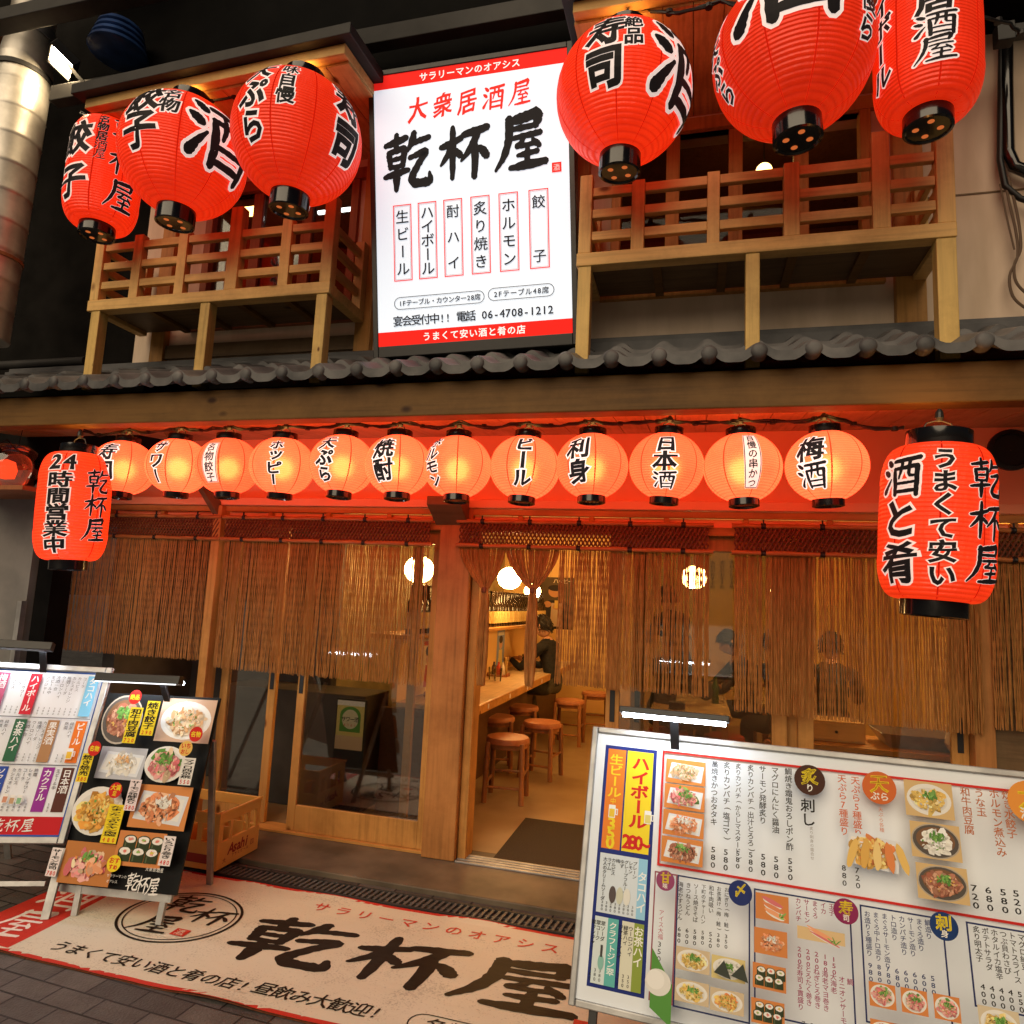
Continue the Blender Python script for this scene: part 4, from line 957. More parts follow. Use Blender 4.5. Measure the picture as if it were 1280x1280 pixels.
for i, (k, x, y) in enumerate([('noodle', 500, 935), ('tofu', 645, 968), ('soup', 498, 1060), ('fry', 640, 1095)]):
    a_, b_ = z3(x, y), z3(x+135, y+122); dish(P, a_[0], b_[1], b_[0], a_[1], k, rnd, (.62, .50, .34) if i != 1 else (.70, .58, .25), 'round')
a_, b_ = z3(655, 980), z3(770, 1060); P.poly([(a_[0], b_[1]), (a_[0]+.05, b_[1]-.01), (a_[0]+.03, a_[1])], (.05, .06, .05)); P.poly([(a_[0]+.05, b_[1]), (a_[0]+.10, b_[1]-.01), (a_[0]+.085, a_[1])], (.05, .06, .05))
bx = fr_box(z3, 815, 700, 1225, 1290, (.02, .03, .12))
for i, k in enumerate(['nigiri', 'salmon', 'rolls', 'rolls']): a_, b_ = z3(822-6*i, 715+138*i), z3(955-6*i, 715+138*i+128); dish(P, a_[0], b_[1], b_[0], a_[1], k, rnd, (.66, .24, .07), None)
badge(z4, 235, 790, .034, (.26, .02, .10), '寿', '司')
for i, t in enumerate(['玉子', 'イカ', 'まぐろ', 'サーモン', 'カンパチ']): col(z4, t, 178-33*i, 760-6*i, .0160, ['150', '180', '200', '200', '200'][i], 0, 965-10*i, (.30, .02, .10))
a_, b_ = z4(42, 845), z4(232, 930); dish(P, a_[0], b_[1], b_[0], a_[1], 'nigiri', rnd, (.72, .52, .28), None)
for i, t in enumerate(['鯛', 'オニオンサーモン', '大海老', '海老マヨ巻き', 'ねぎとろ巻き', 'とろたく巻き', 'お寿司5貫盛り']): u, v = z4(250-33*i, 1055-10*i); P.vtext(t, u, v, v-.0165*len(t), (.30, .02, .10), .0175, off=.01)
for i in range(7): u, v = z4(270-34*i, 1265-8*i); P.vtext(['220', '220', '350', '330', '280', '280', '780'][i], u, v, max(v-.05, .014), INKB, .02)
bx = fr_box(z4, 288, 762, 660, 1300, (.02, .03, .12)); badge(z4, 620, 848, .036, (.01, .04, .16), '刺', '身')
for i, t in enumerate(['鯛造り', 'まぐろ造り', 'サーモン造り', 'カンパチ造り', 'トロ造り', 'まぐろサーモン造り', 'まぐろ中トロ造り', 'お造り5種盛り']):
    col(z4, t, 555-34*i, 822-5*i, .0165 if len(t) < 8 else .0155, ['580', '600', '600', '600', '680', '780', '880', '980'][i], 0, 1035-7*i, (.03, .05, .16))
for i in range(3):
    a_, b_ = z4(322+119*i, 1062+18*i), z4(432+119*i, 1180+18*i); dish(P, a_[0], b_[1], b_[0], a_[1], 'tuna', rnd, (.66, .24, .07), 'round')
    a_, b_ = z4(325+130*i, 1205+22*i), z4(445+130*i, 1300); 
    if b_[1] > .012: dish(P, a_[0], b_[1], b_[0], a_[1], ['salmon', 'tuna', 'sashimi'][i], rnd, (.66, .24, .07), 'round')
bx = fr_box(z4, 680, 820, 1500, 1300, (.02, .03, .12))
for i, t in enumerate(['だし巻き', 'すじ大根', '揚げ出し豆腐', 'マグロ納豆', 'トマトスライス', 'つぶ貝わさび', 'ホタルイカ塩辛', 'ポテトサラダ', '炙り明太子']): col(z4, t, 990-34*i, 885-6*i, .0170, ['550', '580', '580', '580', '550', '400', '400', '400', '400'][i], 0, 1105-7*i)
for i in range(3): a_, b_ = z4(720+185*i, 1135+24*i), z4(890+185*i, 1290+10*i); dish(P, a_[0], max(b_[1], .014), b_[0], a_[1], ['noodle', 'tuna', 'salmon'][i], rnd, (.66, .56, .40), 'round')
for i in range(5): P.frame(RW*.80+.05*i, .30, RW*.80+.05*i+.04, .70, .003, (.05, .05, .1))
P.htext('※お酒(税込2020円)価格に統一しております。※表示価格は全て税込みです。', z3(385, 1205)[0], z3(900, 1270)[0], .016, .013, INKB)
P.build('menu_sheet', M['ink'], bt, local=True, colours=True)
m = MB(); m.box((0, 0, -.02), (RW, RH, 0)); m.build('panel', M['whitepanel'], bt, local=True)
m = MB(); frame_of(m, RW, RH, .022); m.build('frame', M['alu'], bt, local=True, bevel=.004)
led_u0, led_v0 = rb.px(783, 893)[0], rb.px(850, 893)[1]
def legs(bt, pl, w, depth, xs, mat='alu', back=True, top=None, fw=.022, d=.0, lenb=None):
    for x in xs:
        p = pl.w(x, -fw, -.01); s_ = p.z/pl.b.z; m = MB(); m.bar((x, -fw-.001, -.010), (x, -s_-fw+.006, -.010), .028, .016, (0, 0, 1)); m.build('leg', M[mat], bt, local=True, bevel=.002)
    if back:
        for x in xs:
            tp = pl.w(x, (top or .7), -.03); ft = Vector((tp.x+.0, tp.y+depth, .004)) + pl.n*0; m = MB(); m.bar(to_local(pl, tp), to_local(pl, ft), .026, .016); m.build('rear_leg', M[mat], bt, local=True, bevel=.002)
legs(bt, rb, RW, .26, (.06, RW-.06), 'blackmetal', top=.72)
# its lamp bar stands on an arm at the top edge
m = MB(); u0, u1 = rb.px(783, 890)[0], rb.px(911, 904)[0]; vy = RH+.075
led_bar(bt, rb, u0-.005, u1+.005, vy-.01, .11, arm=(u0+u1)/2)

# ---- middle black board with food pictures
mbp = tilted((-2.814, 2.716, .12), 4.5, 15.5, 1.56); MW, MH = .619, .852
bm_ = board_thing('menu_board', 'black standing board of food pictures beside the beer crate', mbp)
P = Print(.001); rnd = random.Random(5)
def z5(x, y): return mbp.px(x/3.556, 800+y/3.556)
P.rect(0, 0, MW, MH, (.010, .011, .012))
def zr(x0, y0, x1, y1): a_, b_ = z5(x0, (y0+y1)/2), z5(x1, (y0+y1)/2); c_, d_ = z5((x0+x1)/2, y0), z5((x0+x1)/2, y1); return max(.004, a_[0]), max(.004, d_[1]), min(MW-.004, b_[0]), min(MH-.004, c_[1])
dish(P, *zr(428, 232, 635, 468), 'beef', rnd, None, 'bowl'); dish(P, *zr(710, 264, 985, 458), 'gyoza', rnd, (.62, .42, .30), 'round')
dish(P, *zr(448, 478, 655, 622), 'bun', rnd, (.50, .52, .58), 'tray'); dish(P, *zr(650, 462, 850, 648), 'tuna', rnd, None, 'round')
dish(P, *zr(318, 635, 578, 886), 'chicken', rnd, None, 'round'); dish(P, *zr(615, 648, 885, 842), 'salmon', rnd, (.66, .26, .08), 'tray')
dish(P, *zr(315, 895, 545, 1085), 'sashimi', rnd, (.50, .20, .06), None); dish(P, *zr(560, 850, 770, 1005), 'rolls', rnd, (.62, .24, .08), None)
def strip(t, x0, y0, x1, y1, bg_, fg=INKB, price=None):
    r_ = zr(x0, y0, x1, y1); P.rect(*r_, bg_); P.vtext(t, (r_[0]+r_[2])/2, r_[3]-.006, r_[1]+(.028 if price else .006), fg, (r_[2]-r_[0])*.86, off=.03, amt=.02)
    if price: P.htext(price, r_[0]+.004, r_[2]-.004, r_[1]+.014, .024, RED, off=.02)
strip('和牛肉豆腐', 606, 308, 662, 466, YEL, price='720'); strip('焼き餃子', 682, 280, 738, 432, YEL, price='290'); strip('焼き焼売', 402, 508, 452, 635, YEL, price='380')
strip('たまったっぷりチキン南蛮', 515, 730, 585, 902, YEL, price='480'); strip('マグロ西京焼', 845, 528, 900, 648, (.80, .78, .76), price='550'); strip('サーモン発酵炙り', 612, 622, 662, 760, (.80, .70, .74), price='580')
strip('サーモン寿司', 270, 918, 320, 1046, (.80, .74, .76), price='780'); strip('いろどり巻き', 762, 868, 815, 1000, (.80, .74, .76), price='480')
for t, x, y, c_, f_ in [('絶品', 646, 264, RED, YEL), ('名物', 912, 426, RED, YEL), ('名物', 470, 488, RED, YEL), ('大満足', 562, 670, RED, YEL), ('いちおし', 868, 488, (.78, .50, .12), RED), ('おすすめ', 558, 988, YEL, RED)]:
    u, v = z5(x, y); P.disc(u, v, .034, .034, c_); P.htext(t[:2], u-.026, u+.026, v+(.012 if len(t) > 2 else 0), .026, f_, off=.03); 
    if len(t) > 2: P.htext(t[2:], u-.022, u+.022, v-.014, .022, f_, off=.03)
u, v = z5(690, 1068)
for i, c in enumerate('乾杯屋'): P.ch(c, u-.055+.052*i, v-.004-.006*i, .058, .068, (.82, .82, .82))
u, v = z5(735, 1020); P.htext('大衆居酒屋', u-.045, u+.045, v+.004, .016, WHITE); u, v = z5(575, 1052); P.htext('サラリーマンの', u-.055, u+.045, v+.008, .014, WHITE); P.htext('オアシス', u-.05, u+.005, v-.014, .014, WHITE)
P.build('picture_sheet', M['ink'], bm_, local=True, colours=True)
m = MB(); m.box((0, 0, -.012), (MW, MH, 0)); m.build('panel', M['blackmetal'], bm_, local=True, bevel=.002)
def leg_px(bt, pl, xt, yt, xb, yb_, name='leg', dn=-.022, w=.030):
    u, v = pl.px(xt, yt); g = atZ(xb, yb_, .003); m = MB(); m.bar((u, v, dn), to_local(pl, g), w, .018); m.build(name, M['alu'], bt, local=True, bevel=.002)
leg_px(bm_, mbp, 98, 1098, 93, 1145); leg_px(bm_, mbp, 205, 1108, 198, 1158)
leg_px(bm_, mbp, 262, 925, 262, 1106, 'rear_leg', -.03); leg_px(bm_, mbp, 140, 905, 150, 1085, 'rear_leg', -.03)
m = MB(); m.bar((.02, -.018, -.022), (MW-.03, -.018, -.022), .03, .018); m.build('cross_bar', M['alu'], bm_, local=True)
u0, u1 = mbp.px(142, 852)[0], mbp.px(244, 866)[0]
led_bar(bm_, mbp, .02, u1, MH+.055, .12, arm=u1*.72, hide=True)
m = MB(); m.box((.03, MH+.032, .1505), (u1-.01, MH+.0365, .1535)); m.build('led_strip', M['led_thin'], bm_, local=True)

# ---- left white board
lb = tilted((-3.341, 2.47, .30), 27.2, 21.8, -1.77); LW, LH = .60, .827
bl_ = board_thing('menu_board', 'white drinks menu board with coloured strips and a red foot band', lb)
P = Print(.001)
LF = .03
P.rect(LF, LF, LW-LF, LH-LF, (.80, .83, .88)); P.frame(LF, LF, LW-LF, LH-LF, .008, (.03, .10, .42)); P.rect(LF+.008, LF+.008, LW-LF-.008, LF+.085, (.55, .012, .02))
for i, c in enumerate('乾杯屋'): P.ch(c, LW-.245+.062*i-.06, LF+.047, .055, .055, (.82, .82, .80))
yy = [LF+.095, LF+.315, LF+.535, LH-LF-.008]
heads = [[(.50, '日本酒', (.10, .03, .02)), (.415, 'カクテル', (.30, .03, .32)), (.215, 'ソフトドリンク', (.03, .08, .42)), (.09, '焼酎', (.2, .2, .2))], [(.50, 'ビール', (.75, .18, .02)), (.375, '果実酒', (.42, .22, .10)), (.23, 'お茶ハイ', (.03, .14, .07)), (.09, 'サワー', (.10, .50, .68))], [(.50, 'タコハイ', (.20, .55, .82)), (.235, 'ハイボール', (.60, .02, .04)), (.09, '梅酒', (.5, .1, .2))]]
drinks = ['生ビール中', 'レモンサワー', 'ウーロンハイ', '緑茶ハイ', 'カシスオレンジ', 'ジンジャー', 'コーラ', '冷酒一合', '熱燗', '梅酒ソーダ', 'トマトハイ', 'カルピス']
for r_ in range(3):
    if r_: P.rect(LF+.01, yy[r_]-.004, LW-LF-.01, yy[r_], (.10, .10, .12))
    y0, y1 = yy[r_]+.01, yy[r_+1]-.012; xs = [h[0] for h in heads[r_]]
    for x, t, c in heads[r_]: P.rect(x, y0, x+.052, y1, c); P.vtext(t, x+.026, y1-.008, max(y0, y1-.036*len(t)-.008), (.85, .85, .84), .038, off=.02)
    x = .485; k = 0
    while x > LF+.02:
        if not any(h < x+.010 and x-.010 < h+.052 for h in xs):
            t = drinks[(k*5+r_*3) % 12]; P.vtext(t, x, y1-.006, y1-.006-.019*len(t), (.06, .06, .07), .0185, off=.005); P.vtext('380', x, y0+.04, y0, (.06, .06, .07), .015)
        x -= .024; k += 1
mug(P, .515, yy[1]+.05, .05, (.80, .5, .05)); mug(P, .33, yy[0]+.06, .04, (.55, .35, .2)); mug(P, .36, yy[0]+.06, .04, (.25, .5, .3)); mug(P, .30, yy[0]+.065, .04, (.65, .3, .2))
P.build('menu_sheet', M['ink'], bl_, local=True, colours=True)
m = MB(); m.box((0, 0, -.015), (LW, LH, 0)); m.build('panel', M['whitepanel'], bl_, local=True)
m = MB(); m.box((.0, .0, .0005), (LF-.001, LH, .016)); m.box((LW-LF+.001, .0, .0005), (LW, LH, .016)); m.box((LF-.0005, 0, .0005), (LW-LF+.0005, LF-.001, .015)); m.box((LF-.0005, LH-LF+.001, .0005), (LW-LF+.0005, LH, .015)); m.build('frame', M['alu'], bl_, local=True, bevel=.004)
leg_px(bl_, lb, 78, 1060, 56, 1150, 'leg', -.02, .036)
gx = lb.w(.06, -.0, -.02); m = MB(); m.bar((.06, .0, -.02), to_local(lb, (gx.x-.02, gx.y-.13, .004)), .036, .018); m.build('leg', M['alu'], bl_, local=True, bevel=.002)
for x in (.08, .52):
    tp = lb.w(x, .7, -.02); m = MB(); m.bar((x, .7, -.02), to_local(lb, (tp.x-.16, tp.y+.34, .004)), .03, .018); m.build('rear_leg', M['alu'], bl_, local=True)
m = MB(); m.bar((.06, -.16, -.045), (LW-.05, -.16, -.045), .02, .012); m.build('cross_bar', M['alu'], bl_, local=True)
led_bar(bl_, lb, .02, .34, LH+.055, .12, arm=.28, hide=True)

# ================================================================== GROUND
def m_bricks():
    m, nt, b = newmat('dark street pavers'); v = coords(nt, (1, 1, 1), (0, 0, R(3)))
    br = N(nt, 'ShaderNodeTexBrick'); br.offset = .5
    for k, val in (('Scale', 1), ('Mortar Size', .0045), ('Mortar Smooth', .3), ('Bias', 0), ('Brick Width', .205), ('Row Height', .102)): br.inputs[k].default_value = val
    br.inputs['Color1'].default_value = (.070, .066, .062, 1); br.inputs['Color2'].default_value = (.13, .122, .115, 1); br.inputs['Mortar'].default_value = (.012, .010, .009, 1)
    nt.links.new(v, br.inputs['Vector']); n = noise(nt, v, 7, 8, .7); n2 = noise(nt, v, 90, 3)
    r = ramp(nt, n, [(.3, (.55, .52, .5)), (.6, (1, 1, 1)), (.8, (1.0, .92, .85))])
    x = N(nt, 'ShaderNodeMix', data_type='RGBA', blend_type='MULTIPLY'); x.inputs[0].default_value = 1
    nt.links.new(br.outputs[0], x.inputs[6]); nt.links.new(r, x.inputs[7]); nt.links.new(x.outputs[2], b.inputs['Base Color'])
    b.inputs['Roughness'].default_value = .55
    s_ = N(nt, 'ShaderNodeMath', operation='MULTIPLY_ADD'); s_.inputs[1].default_value = -1.0; nt.links.new(br.outputs[1], s_.inputs[0]); nt.links.new(n2, s_.inputs[2]); bump(nt, b, s_.outputs[0], .006, .7)
    return m
mb = MB(); mb.add([(-60, -60, 0), (60, -60, 0), (60, 60, 0), (-60, 60, 0)], [(0, 1, 2, 3)]); mb.add([], []); mb.f = [[0, 1, 2, 3]]
tag(mb.build('street_paving', m_bricks()), kind='structure')

# drain channel with its iron grating
gr = thing('drain_grating', 'dark ribbed iron drain grating between the printed mat and the doorstep', 'grating', (-1.0, 3.37, .0))
m = MB(); m.box((XL, 3.305, .0005), (XR, 3.318, .016)); m.box((XL, 3.422, .0005), (XR, 3.435, .016)); m.build('grating_frame', M['greybeam'], gr, bevel=.002)
m = MB(); x = -3.2
while x < XR: m.bar((x, 3.319, .011), (x+.012, 3.421, .011), .014, .008); x += .032
m.box((-3.2, 3.366, .003), (XR, 3.374, .0068)); m.build('bars', M['flash'], gr, bevel=.001)

# ---- printed vinyl mat
P = Print(0); P.STEP = .00006
MX0, MX1, MY0, MY1 = -2.99, .22, 2.365, 3.300; CREAM = (.68, .66, .55); MR = (.56, .045, .03)
N_ = 60
def sub_rect(x0, y0, x1, y1, col, nx=1):
    for i in range(nx): P.z -= P.STEP; P.rect(x0+(x1-x0)*i/nx, y0, x0+(x1-x0)*(i+1)/nx, y1, col)
    P.lift()
P.rect(MX0, MY0, MX1, MY1, CREAM); P.rect(MX0, MY0, MX1, MY0+.022, MR); P.rect(MX0, MY1-.022, MX1, MY1, MR)
P.poly([(MX0, MY0+.022), (-2.665, MY0+.022), (-2.715, MY1-.022), (MX0, MY1-.022)], MR); P.rect(MX1-.3, MY0+.022, MX1, MY1-.022, MR)
for i, c in enumerate('居酒屋'): P.lift(); P.ch(c, -2.83, 3.14-.285*i, .22, .25, (.80, .74, .68), amt=.07, off=.02, bold=.9)
MI = (.022, .014, .010)
for c, x, y, sx in (('乾', -1.645, 2.835, .47), ('杯', -1.125, 2.845, .45), ('屋', -.64, 2.845, .46)): P.lift(); P.ch(c, x, y, sx, .37, MI, bold=1.5)
P.htext('サラリーマンのオアシス', -1.75, -.53, 3.165, .085, (.60, .07, .04), off=.012)
P.htext('うまくて安い酒と肴の店!', -2.53, -1.60, 2.475, .082, MI, off=.012, slant=.12, br=False); P.htext('昼飲み大歓迎!', -1.58, -1.06, 2.485, .085, MI, off=.012, slant=.12)
P.htext('名物鉄板餃子と串かつ', -.90, -.08, 2.480, .080, MI, off=.012, slant=.12); P.pill(-.96, 2.425, -.03, 2.535, .005, MI)
def ringp(x, y, r0, r1, col):
    n = 56; P.lift(); P.col = col; vs = [(x+r*math.cos(2*math.pi*k/n)*1.06, y+r*math.sin(2*math.pi*k/n)*.94, P.z) for r in (r0, r1) for k in range(n)]; P.add(vs, [(k, (k+1) % n, n+(k+1) % n, n+k) for k in range(n)])
ringp(-2.235, 2.86, .262, .250, MI); ringp(-2.235, 2.86, .236, .230, MI)
for c, x, y in (('乾', -2.29, 2.97), ('杯', -2.10, 2.90), ('屋', -2.28, 2.76)): P.lift(); P.ch(c, x, y, .18, .16, MI, bold=1.1)
P.rect(-2.16, 2.70, -2.09, 2.755, MR); P.ch('酒', -2.125, 2.728, .05, .045, CREAM, br=False)
P.rect(-.40, 2.60, -.30, 2.69, MR); P.ch('酒', -.35, 2.645, .075, .07, CREAM, br=False)
fm = thing('printed_mat', 'worn cream floor mat with red edges and huge black brush lettering', 'mat', (0, 0, .006))
def ripple(x, y):
    h = .007*max(0, mnoise.noise(Vector((x*1.6, y*2.2, 3)))+.15) + .004*max(0, mnoise.noise(Vector((x*5, y*4, 8))))
    e = min(y-MY0, MY1-y); h += .012*max(0, 1-max(0, e)/.09)**2*max(0, mnoise.noise(Vector((x*2.7, 1 if y < 2.8 else 5, 2)))+.1)
    return h
def rippled(P, step):
    bm = bmesh.new(); V = [bm.verts.new(v) for v in P.v]; cols, ci = [], {}
    for f, c in zip(P.f, P.c):
        if c not in ci: ci[c] = len(cols); cols.append(c)
        try: q = bm.faces.new([V[i] for i in f]); q.material_index = ci[c]
        except ValueError: pass
    for k in (0, 1):
        lo = min(v[k] for v in P.v); hi = max(v[k] for v in P.v); q = math.ceil(lo/step)*step
        while q < hi:
            n = Vector((1, 0, 0)) if k == 0 else Vector((0, 1, 0)); bmesh.ops.bisect_plane(bm, geom=bm.verts[:]+bm.edges[:]+bm.faces[:], plane_co=n*q, plane_no=n, dist=1e-6); q += step
    bm.verts.index_update(); mb = MB(); mb.v = [(v.co.x, v.co.y, v.co.z+ripple(v.co.x, v.co.y)) for v in bm.verts]
    for f in bm.faces: mb.f.append([v.index for v in f.verts]); mb.m.append(0); mb.c.append(cols[f.material_index])
    bm.free(); return mb
rippled(P, .05).build('mat_print', M['ink_mat'], fm, local=True, colours=True)
Q = Print(-.0035); Q.rect(MX0-.004, MY0-.004, MX1+.004, MY1+.004, CREAM); sh_ = rippled(Q, .05).build('mat_sheet', M['canedark'], fm, local=True); so_ = sh_.modifiers.new('thick', 'SOLIDIFY'); so_.thickness = .002; so_.offset = -1

# ---- entrance mat
mb = MB(); a_, b_, c_, d_ = atZ(615, 1074, .035), atZ(663, 1023, .035), atZ(745, 1036, .035), atZ(740, 1095, .035)
mb.box((a_.x, a_.y, .0285), (a_.x+1.0, b_.y, .037)); tag(mb.build('door_mat', M['rug'], None, bevel=.003), 'dark brown coir mat lying inside the open doorway', 'mat')

# ---- beer crate
ct = thing('beer_crate', 'yellow plastic beer crate with red lettering behind the food picture board', 'crate', (-2.60, 3.46, .03))
cx0, cx1, cy0, cy1, cz0, cz1 = -2.84, -2.385, 3.285, 3.645, .031, .315
m = MB(); t = .016
for (xa_, ya_, xb_, yb_) in ((cx0, cy0, cx1, cy0+t), (cx0, cy1-t, cx1, cy1), (cx0, cy0+t+.0005, cx0+t, cy1-t-.0005), (cx1-t, cy0+t+.0005, cx1, cy1-t-.0005)):
    m.box((xa_, ya_, cz0), (xb_, yb_, cz0+.135)); m.box((xa_, ya_, cz1-.055), (xb_, yb_, cz1))
    lx, ly = xb_-xa_, yb_-ya_
    for f in (0, .24, .70, .93):
        if lx > ly: m.box((xa_+lx*f, ya_+.001, cz0+.135), (xa_+lx*f+lx*.07, yb_-.001, cz1-.055))
        else: m.box((xa_+.001, ya_+ly*f, cz0+.135), (xb_-.001, ya_+ly*f+ly*.07, cz1-.055))
m.box((cx0+t, cy0+t, cz0), (cx1-t, cy1-t, cz0+.012))
m.box((cx0-.006, cy0-.006, cz1-.012), (cx1+.006, cy0-.0005, cz1+.004)); m.box((cx1+.0005, cy0-.0055, cz1-.012), (cx1+.006, cy1+.006, cz1+.004))
m.build('crate_body', M['crate'], ct, bevel=.004)
m = MB()
for i in range(1, 4): m.box((cx0+t+(cx1-cx0-2*t)*i/4-.004, cy0+t+.001, cz0+.013), (cx0+t+(cx1-cx0-2*t)*i/4+.004, cy1-t-.001, cz1-.10))
for i in range(1, 3): m.box((cx0+t+.001, cy0+t+(cy1-cy0-2*t)*i/3-.004, cz0+.014), (cx1-t-.001, cy0+t+(cy1-cy0-2*t)*i/3+.004, cz1-.101))
m.build('divider', M['crate'], ct)
sidep = Pl((cx1+.0008, cy0, cz0), (0, 1, 0), (0, 0, 1)); P = Print(0)
P.htext('Asahi', .10, .265, .085, .075, (.33, .03, .02), off=.03, slant=.2); P.htext('アサヒビール', .12, .27, .042, .018, (.33, .03, .02), off=.02); P.htext('大', .045, .08, .035, .03, (.3, .03, .02)); P.htext('四', .28, .315, .06, .035, (.3, .03, .02))
q = MB(); q.v = [tuple(sidep.w(u, v, h)) for u, v, h in P.v]; q.f, q.m, q.c = P.f, P.m, P.c; q.build('lettering', M['red_print'], ct)
fp = Pl((cx0, cy0-.0008, cz0), (1, 0, 0), (0, 0, 1)); P = Print(0); P.rect(.05, .03, .40, .075, (.33, .03, .02)); q = MB(); q.v = [tuple(fp.w(u, v, h)) for u, v, h in P.v]; q.f, q.m, q.c = P.f, P.m, P.c; q.build('lettering', M['red_print'], ct)

# ================================================================== BEAD CURTAINS
def curtain(label, x0, x1, zb, dense=.97, loose=(), ties=(), y=3.862, zb2=None, name='bead_curtain', open_from=None):
    t = thing(name, label, 'bead curtain', ((x0+x1)/2, y, 1.95), 'brown bead curtains under the lintel')
    for z, r in ((1.952, .012), (1.808, .012)):
        m = MB(); n = 14; m.tube([(x0-.015+(x1-x0+.03)*k/n, y-.016, z+.0015*math.sin(k*2.3)) for k in range(n+1)], [r*(1+.12*(k % 3 == 0)) for k in range(n+1)], 10); m.build('bamboo_pole', M['bamboo'], t, smooth=True)
    nt_ = max(3, int((x1-x0)/.27))
    for k in range(nt_):
        xx = x0+(x1-x0)*(k+.5)/nt_
        for z in (1.952, 1.808):
            m = MB(); m.lathe([(.0145, -.012), (.0165, -.008), (.0150, -.003), (.0150, .003), (.0165, .008), (.0145, .012)], (xx, y-.016, z), 10, caps=False, mat=Matrix.Rotation(R(90), 3, 'Y')); m.build('black_tie', M['rubber'], t)
        m = MB(); m.box((xx-.004, y-.03, 1.962), (xx+.004, y-.024, 1.985)); m.build('hook', M['rubber'], t)
    m = MB(); st = .0235; n = int((x1-x0)/st)
    for k in range(-3, n+1):
        for s_ in (1, -1):
            pts = []
            for i in range(7):
                f = i/6; xx = x0+(k+ (f*3 if s_ > 0 else 3-f*3))*st
                if x0 <= xx <= x1: pts.append((xx, y-.008+s_*.003, 1.942-f*.124))
            if len(pts) > 1: m.tube(pts, [.0042+.0022*(i % 2) for i in range(len(pts))], 5, False)
    m.build('lattice_band', M['canedark'], t)
    m = MB(); rnd = random.Random(int((x0+9)*1000)); x = x0+.004
    while x < x1-.004:
        bunch = None
        for (a, b, xc, zt, ze) in ties:
            if a <= x <= b: bunch = (a, b, xc, zt, ze)
        keep = dense
        for (a, b, d) in loose:
            if a <= x <= b: keep = d
        if rnd.random() < keep:
            dy = rnd.uniform(-.007, .007); lean = rnd.gauss(0, .003); zz = (zb if zb2 is None else zb+(zb2-zb)*(x-x0)/(x1-x0)) + rnd.uniform(-.004, .008); ph = rnd.uniform(0, 6)
            if bunch:
                a, b, xc, zt, ze = bunch; u = (x-(a+b)/2)/((b-a)/2); r_ = .020*math.sqrt(rnd.random()); aa = rnd.uniform(0, 6.28)
                pts = []
                for k in range(15):
                    f = k/14; z = 1.797-f*(1.797-zt); e = f**1.7
                    pts.append((x*(1-e)+(xc+u*.016)*e, y+dy*(1-e)+e*r_*math.sin(aa), z))
                zz = ze+rnd.uniform(-.01, .015)
                for k in range(1, 11): z = zt-(zt-zz)*k/10; w = .016+.016*math.sin(math.pi*min(1, k/10*.9)); pts.append((xc+u*w+rnd.uniform(-.001, .001), y+r_*math.sin(aa), z))
                m.tube(pts, [.0030+.0012*(k % 2) for k in range(len(pts))], 4)
            else:
                n = 34; pts = [(x+lean*(k/n)+.0014*math.sin(ph+k*.5), y+dy, 1.797-(1.797-zz)*k/n) for k in range(n+1)]
                m.tube(pts, [(.0033 if k % 2 else .0023) for k in range(n+1)], 4)
        x += rnd.uniform(.0050, .0062)
    tag(m.build('cane_strands', M['cane'], t), kind='stuff')
    for (a, b, xc, zt, ze) in ties:
        m = MB(); m.lathe([(.021, -.016), (.024, -.006), (.024, .008), (.021, .016)], (xc, y, zt-.004), 14); m.build('tie_back', M['canedark'], t)
    return t
def XC(px_, py_): return atY(px_, py_, 3.862).x
curtain('nearly closed bead curtain behind the 24時間営業中 lantern', XC(66, 740), XC(274, 672), 1.02)
curtain('wide bead curtain over the closed glass doors beside the pillar', XC(281, 675), XC(538, 681), .985, .97, [(XC(494, 760), XC(538, 760), .72)], zb2=.975)
g0, g1 = XC(574, 682), XC(888, 692)
curtain('bead curtain at the doorway with two tied bunches', g0, g1, 1.055, .93, [(XC(705, 760), XC(752, 760), .80), (XC(752, 760), XC(786, 760), .97), (XC(786, 760), g1, .84)],
        [(g0, XC(632, 690), XC(606, 748), 1.555, 1.015), (XC(632, 690)+.001, XC(699, 690), XC(666, 745), 1.565, 1.03)], zb2=1.04)
curtain('bead curtain glowing from the room behind, next to the doorway curtain', XC(918, 695), XC(1226, 705), .985, .74, [(XC(960, 760), XC(988, 760), .95)], zb2=.965)
curtain('dense bead curtain beyond the tall 酒と肴 lantern', XC(1236, 706), XC(1236, 706)+.62, 1.0, .95)

# ================================================================== INSIDE THE SHOP
CX, CY0, CY1 = -1.47, 4.62, 9.0
m = MB(); m.box((-2.02, CY0, .715), (CX, CY1, .75)); c_ = tag(m.build('bar_counter', M['counter_top'], None, bevel=.005), 'long pale wooden bar counter with dark front running into the shop', 'counter')
m = MB(); m.box((-1.98, CY0+.02, .029), (CX-.24, CY1-.02, .714)); q = m.build('counter_front', M['counter_front'], c_); q.location = (0, 0, 0)
m = MB(); m.box((CX+.0005, CY0+.03, .685), (CX+.012, CY1-.03, .748)); m.build('edge_strip', M['door_x'], c_, bevel=.002)
m = MB(); y = 5.0
while y < 8.6: m.box((CX+.0125, y, .70), (CX+.0135, y+.03, .735)); y += .62
m.build('seat_number', M['whitepanel'], c_)
m = MB(); m.box((-2.06, CY0, .751), (-2.021, CY1, 1.205)); m.build('counter_screen', M['wall_in'], bld)
sh = MB(); sh.box((-2.14, CY0-.3, 1.207), (-1.80, CY1, 1.235)); shf = tag(sh.build('bottle_shelf', M['door_x'], None, bevel=.003), 'wooden shelf above the counter carrying a long row of bottles', 'shelf')
